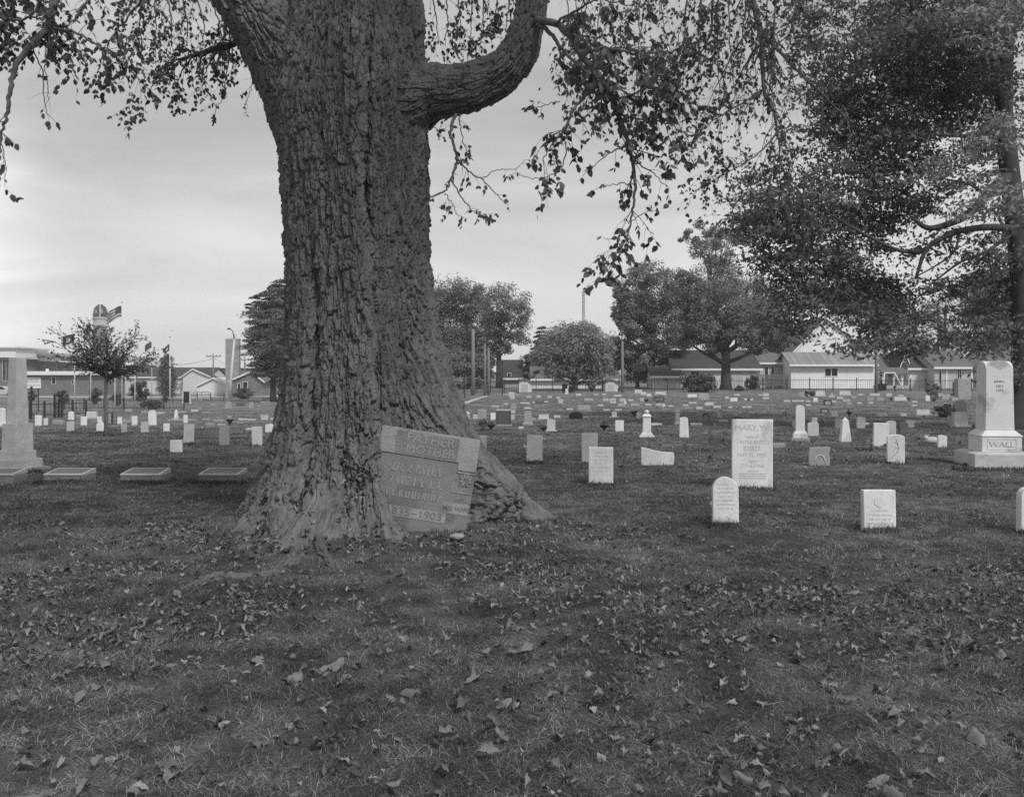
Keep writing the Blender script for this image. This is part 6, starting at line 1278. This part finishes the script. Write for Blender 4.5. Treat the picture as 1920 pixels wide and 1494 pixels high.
# --- left side of town
def school():
    d = 250; k = d/F; e = empty('school_building', ((70-CX)*k, d, -2.5), 0, 'long curved modern brick building with a pale cornice at the far left', 'building'); ox, oz = (70-CX)*k, -2.5
    def pt(px): return (px-CX)*k-ox
    def z(y): return H+(HOR-y)*k-oz
    m = MB(); m.box(pt(-150), pt(25), 0, 16, -1, z(672)); m.build('end_block', M['brick_far'], e); m = MB(); m.box(pt(-152), pt(34), -1.2, 16, z(670.5), z(657)); m.box(pt(-154), pt(39), -2.0, 16, z(652.5), z(650)); m.frus(pt(-152), pt(34), -1.2, 16, z(657), pt(-154), pt(39), -2.0, 16, z(652.5)); m.build('end_cornice', M['trim'], e)
    n = 10; xs_ = [34+(215-34)*i/n for i in range(n+1)]; dz = lambda i: -8*math.sin(math.pi*min(1, (i+1)/(n+1)))+6
    vs = []; 
    def band(y0, y1, off, name, mt):
        b = MB()
        for i in range(n): b.add([(pt(xs_[i]), dz(i)+8-off, z(y0[0]+(y0[1]-y0[0])*i/n)), (pt(xs_[i+1]), dz(i+1)+8-off, z(y0[0]+(y0[1]-y0[0])*(i+1)/n)), (pt(xs_[i+1]), 30, z(y0[0]+(y0[1]-y0[0])*(i+1)/n)), (pt(xs_[i]), 30, z(y0[0]+(y0[1]-y0[0])*i/n)),
                           (pt(xs_[i]), dz(i)+8-off, z(y1[0]+(y1[1]-y1[0])*i/n)), (pt(xs_[i+1]), dz(i+1)+8-off, z(y1[0]+(y1[1]-y1[0])*(i+1)/n)), (pt(xs_[i+1]), 30, z(y1[0]+(y1[1]-y1[0])*(i+1)/n)), (pt(xs_[i]), 30, z(y1[0]+(y1[1]-y1[0])*i/n))],
                          [(0, 3, 2, 1), (4, 5, 6, 7), (0, 1, 5, 4), (1, 2, 6, 5), (2, 3, 7, 6), (3, 0, 4, 7)])
        b.build(name, M[mt], e)
    band((712, 712), (676, 684), 0, 'walls', 'brick_far'); band((675.8, 683.8), (663, 674), 1.2, 'cornice', 'trim'); band((662.8, 673.8), (658, 670), 2.2, 'roof_edge', 'concrete')
    for a, b in ((5, 18),): window(e, pt(a), pt(b), z(714), z(674), -.02, 1, 'siding_pale')
    for a, b in ((86, 97), (107, 116), (122, 130), (150, 160)): window(e, pt(a), pt(b), z(694), z(682), dz((a-34)/181*n)+7.6, 1, 'brick_far')
school()
def dome():
    d = 420; k = d/F; x = (188.5-CX)*k; e = empty('courthouse_tower', (x, d, -2), 0, 'domed courthouse tower with small round windows rising above the sapling', 'tower'); z = lambda y: H+(HOR-y)*k+2; r = 13*k
    m = MB(); m.lathe([(r*1.05, 0), (r*1.05, z(622)), (r*1.0, z(613))], 8); m.build('drum', M['brick'], e); m = MB(); m.lathe([(r*1.1, z(613)), (r*1.18, z(611)), (r*1.18, z(609)), (r*1.02, z(608)), (r*1.02, z(600)), (r*1.14, z(598)), (r*1.14, z(595.5)), (r*.98, z(595))], 24); m.build('cornice', M['concrete'], e, smooth=False)
    m = MB(); m.lathe([(r*.98, z(595)), (r*.98, z(588)), (r*.9, z(581)), (r*.68, z(575)), (r*.3, z(571.5)), (r*.26, z(570.5))], 24); m.build('dome', M['black'], e, smooth=True); m = MB()
    for q in range(4):
        a = R(-71+90*q); p = [(r*1.0*math.cos(a), r*1.0*math.sin(a), z(595)), (r*1.0*math.cos(a), r*1.0*math.sin(a), z(588)), (r*.92*math.cos(a), r*.92*math.sin(a), z(581)), (r*.7*math.cos(a), r*.7*math.sin(a), z(575)), (r*.3*math.cos(a), r*.3*math.sin(a), z(571.5))]; m.tube(p, .17, 4)
    m.build('ribs', M['trim'], e)
    for q in (-90-16, -90+34): a = R(q); c = Vector((r*.97*math.cos(a), r*.97*math.sin(a), z(585))); t = Vector((-math.sin(a), math.cos(a), 0)); m = MB(); m.tube([c+t*(.40*math.cos(R(w)))+Vector((0, 0, .5*math.sin(R(w)))) for w in range(0, 361, 30)], .12, 5); w_ = m.build('round_window', M['trim'], e); m = MB(); m.lathe([(.35, -.1), (.35, .1)], 14); mt = Matrix.Rotation(a+R(90), 4, 'Z') @ Matrix.Rotation(R(90), 4, 'X'); m.v = [tuple(mt @ Vector(v)+c) for v in m.v]; m.build('pane', M['glass'], w_)
    m = MB(); m.lathe([(r*.26, z(570.5)), (.3, z(569)), (.12, z(566)), (.05, z(560))], 10); m.build('finial', M['trim'], e)
dome()
def lowshop():
    d = 150; k = d/F; e = empty('low_building', ((120-CX)*k, d, -1.8), 0, 'low flat-roofed brick building with a white fascia and a white lettered board', 'building'); ox = (120-CX)*k; pt = lambda p: (p-CX)*k-ox; z = lambda y: H+(HOR-y)*k+1.8
    m = MB(); m.box(pt(30), pt(196), 0, 12, -.5, z(703)); m.build('walls', M['brick'], e); m = MB(); m.box(pt(28), pt(199), -.7, 12, z(703), z(696)); m.build('fascia', M['trim'], e)
    m = MB(); m.box(pt(47), pt(77), -.12, -.01, z(728), z(707.5)); s = m.build('sign_board', M['trim'], e); m = MB(); rq = random.Random(4)
    for y_, a, b in ((712, 52, 73), (716, 51, 74), (722, 49, 75)):
        q = a
        while q < b: m.box(pt(q), pt(q+.9), -.16, -.13, z(y_+1.2), z(y_-1.2)); q += rq.uniform(1.3, 2.2)
    m.build('worn_lettering', M['siding_grey'], s)
    for a, b, y0, y1 in ((97.5, 104, 707, 720), (134, 138, 713, 719)): window(e, pt(a), pt(b), z(y1), z(y0), 0, 0)
    m = MB(); m.box(pt(80), pt(83), 1, 1.5, z(696), z(691.5)); m.build('vent', M['trim'], e)
lowshop()
house('hall', 'wide grey-roofed hall with a pale gabled wing behind the slim upright tree', 235, 392, 707, 690.5, 158, 10, 'side', 'siding_pale', 'roof', [(263, 281, 707, 711)], cat='building')
house('gabled_wing', 'pale stone gable front of the hall left of the brick tower', 343, 392, 706, 693, 156.5, 3, 'front', 'siding_pale', 'roof', cat='building', peak=362)
house('garage', 'small white gabled garage left of the brick tower', 371, 430, 724, 710, 128, 6, 'front', 'siding', 'siding_pale', cat='garage')
house('warehouse', 'dark flat block behind the brick tower', 389, 476, 692, 690, 190, 12, 'flat', 'brick', 'roof', cat='building')
e, k, cx, z = house('bungalow', 'brick bungalow with a white-edged porch gable right of the brick tower', 434, 492, 714, 698, 120, 8, 'front', 'brick', 'roof_grey', [(446, 451, 719, 732), (456, 464, 716, 734)], cat='house', peak=471)
def tower():
    d = 125; k = d/F; x = (437-CX)*k; z0_ = float(terr(x, d)); e = empty('brick_tower', (x, d, z0_), R(8), 'tall plain square brick tower behind the leaning street lamp', 'tower'); h = zz_at(637, d)-z0_; w = 12*k; m = MB(); m.box(-w, w, -w, w, -.3, h); m.build('walls', M['brick_pale'], e)
    m = MB(); m.box(-w-.03, w+.03, -w-.03, w+.03, h, h+.15); m.build('coping', M['concrete'], e)
    for i, (a, b) in enumerate(((-.3, 8), (.1, 5), (.25, 11))): m = MB(); m.tube([(a*w, 0, h), (a*w, 0, h+b*k)], .06 if i < 2 else .22, 6); m.build('antenna', M['metal'], e)
tower()
def house_mid(lab, x0, x1, y, yb):
    pass
def sign_board():
    d = DG(350, 757); k = d/F; x = (350-CX)*k; z = float(terr(x, d)); e = empty('notice_board', (x, d, z), 0, 'black rectangular board on posts right of the white flagpole', 'board'); m = MB(); m.box(-6.5*k, 6.5*k, -.05, .05, 2*k, 23*k); m.build('panel', M['black'], e)
    for s in (-1, 1): m = MB(); m.box(s*6.8*k-.06, s*6.8*k+.06, -.07, .07, -.1, 23.5*k); m.build('post', M['metal'], e)
sign_board()
def barricade(px, lab):
    d = DG(px, 750); k = d/F; x = (px-CX)*k; z = float(terr(x, d)); e = empty('barricade', (x, d, z), R(3), lab, 'barricade', 'striped road barricades'); w = 8.5*k
    for s in (-1, 1): m = MB(); m.box(s*w*.85-.05, s*w*.85+.05, -.05, .05, 0, 16*k); m.build('post', M['metal'], e)
    for r in range(3):
        z_ = (3+5.2*r)*k; m = MB(); m.box(-w, w, -.09, -.055, z_, z_+2.8*k); b = m.build('board', M['trim'], e); m = MB(); n = 6
        for q in range(n): a = -w+2*w*q/n; c = 2*w/n*.5; m.prism([(a, z_), (a+c, z_), (a+c+.18, z_+2.8*k), (a+.18, z_+2.8*k)], -.098, -.092)
        m.build('stripes', M['cloth_dark'], b)
barricade(370, 'striped road barricade directly right of the black board'); barricade(385, 'striped road barricade farther right, near the white garage')
def car(px, yb, lab, paint, wpx=46, rz=0):
    d = DG(px, yb); k = d/F; x = (px-CX)*k; z = float(terr(x, d)); e = empty('parked_car', (x, d, z), R(rz), lab, 'car'); 
    m = MB(); m.prism([(-2.2, .35), (2.2, .35), (2.25, .75), (2.1, .92), (1.1, .98), (-1.9, 1.0), (-2.2, .85)], -.85, .85); m.build('body', M[paint], e, bevel=.05)
    m = MB(); m.prism([(-1.7, .99), (1.05, .97), (.45, 1.42), (-1.2, 1.45)], -.74, .74); cb = m.build('cabin', M[paint], e, bevel=.05); m = MB(); m.prism([(-1.5, 1.03), (.85, 1.02), (.38, 1.36), (-1.1, 1.38)], -.755, .755); m.build('window', M['glass'], cb)
    for sx in (-1.35, 1.4):
        for sy in (-.8, .8): m = MB(); m.lathe([(.33, -.1), (.33, .1)], 16); m.v = [(a+sx, sy+c, b+.33) for a, b, c in m.v]; wl_ = m.build('wheel', M['tyre'], e); m = MB(); m.lathe([(.18, -.11), (.18, .11)], 12); m.v = [(a+sx, sy+c, b+.33) for a, b, c in m.v]; m.build('rim', M['metal'], wl_)
    for sy in (-.6, .6): m = MB(); m.box(2.2, 2.27, sy-.15, sy+.15, .62, .75); m.build('headlight', M['trim'], e)
car(527, 742, 'pale car parked behind the left edge of the big trunk', 'carpaint'); car(4, 744, 'car with a pale roof parked beyond the fence at the far left', 'siding_grey', rz=0)

# ------------------------------------------------------------------ thin haze added to lift the dark tones of the far trees
HD = 900.0
m = MB(); m.box(-HD, HD, -70, HD+120, -4.0, 60); hz = m.build('haze', M['glass'], kind='stuff', label='thin haze added over the graveyard and town to lift dark tones', cat='haze')
hm = bpy.data.materials.new('haze_air'); hm.use_nodes = True; t = hm.node_tree; t.nodes.clear(); pv = t.nodes.new('ShaderNodeVolumePrincipled'); pv.inputs['Density'].default_value = .0005; pv.inputs['Color'].default_value = (.9, .9, .9, 1); pv.inputs['Anisotropy'].default_value = 0
ou = t.nodes.new('ShaderNodeOutputMaterial'); t.links.new(pv.outputs[0], ou.inputs['Volume']); hz.data.materials.clear(); hz.data.materials.append(hm)
SC.cycles.volume_bounces = 1
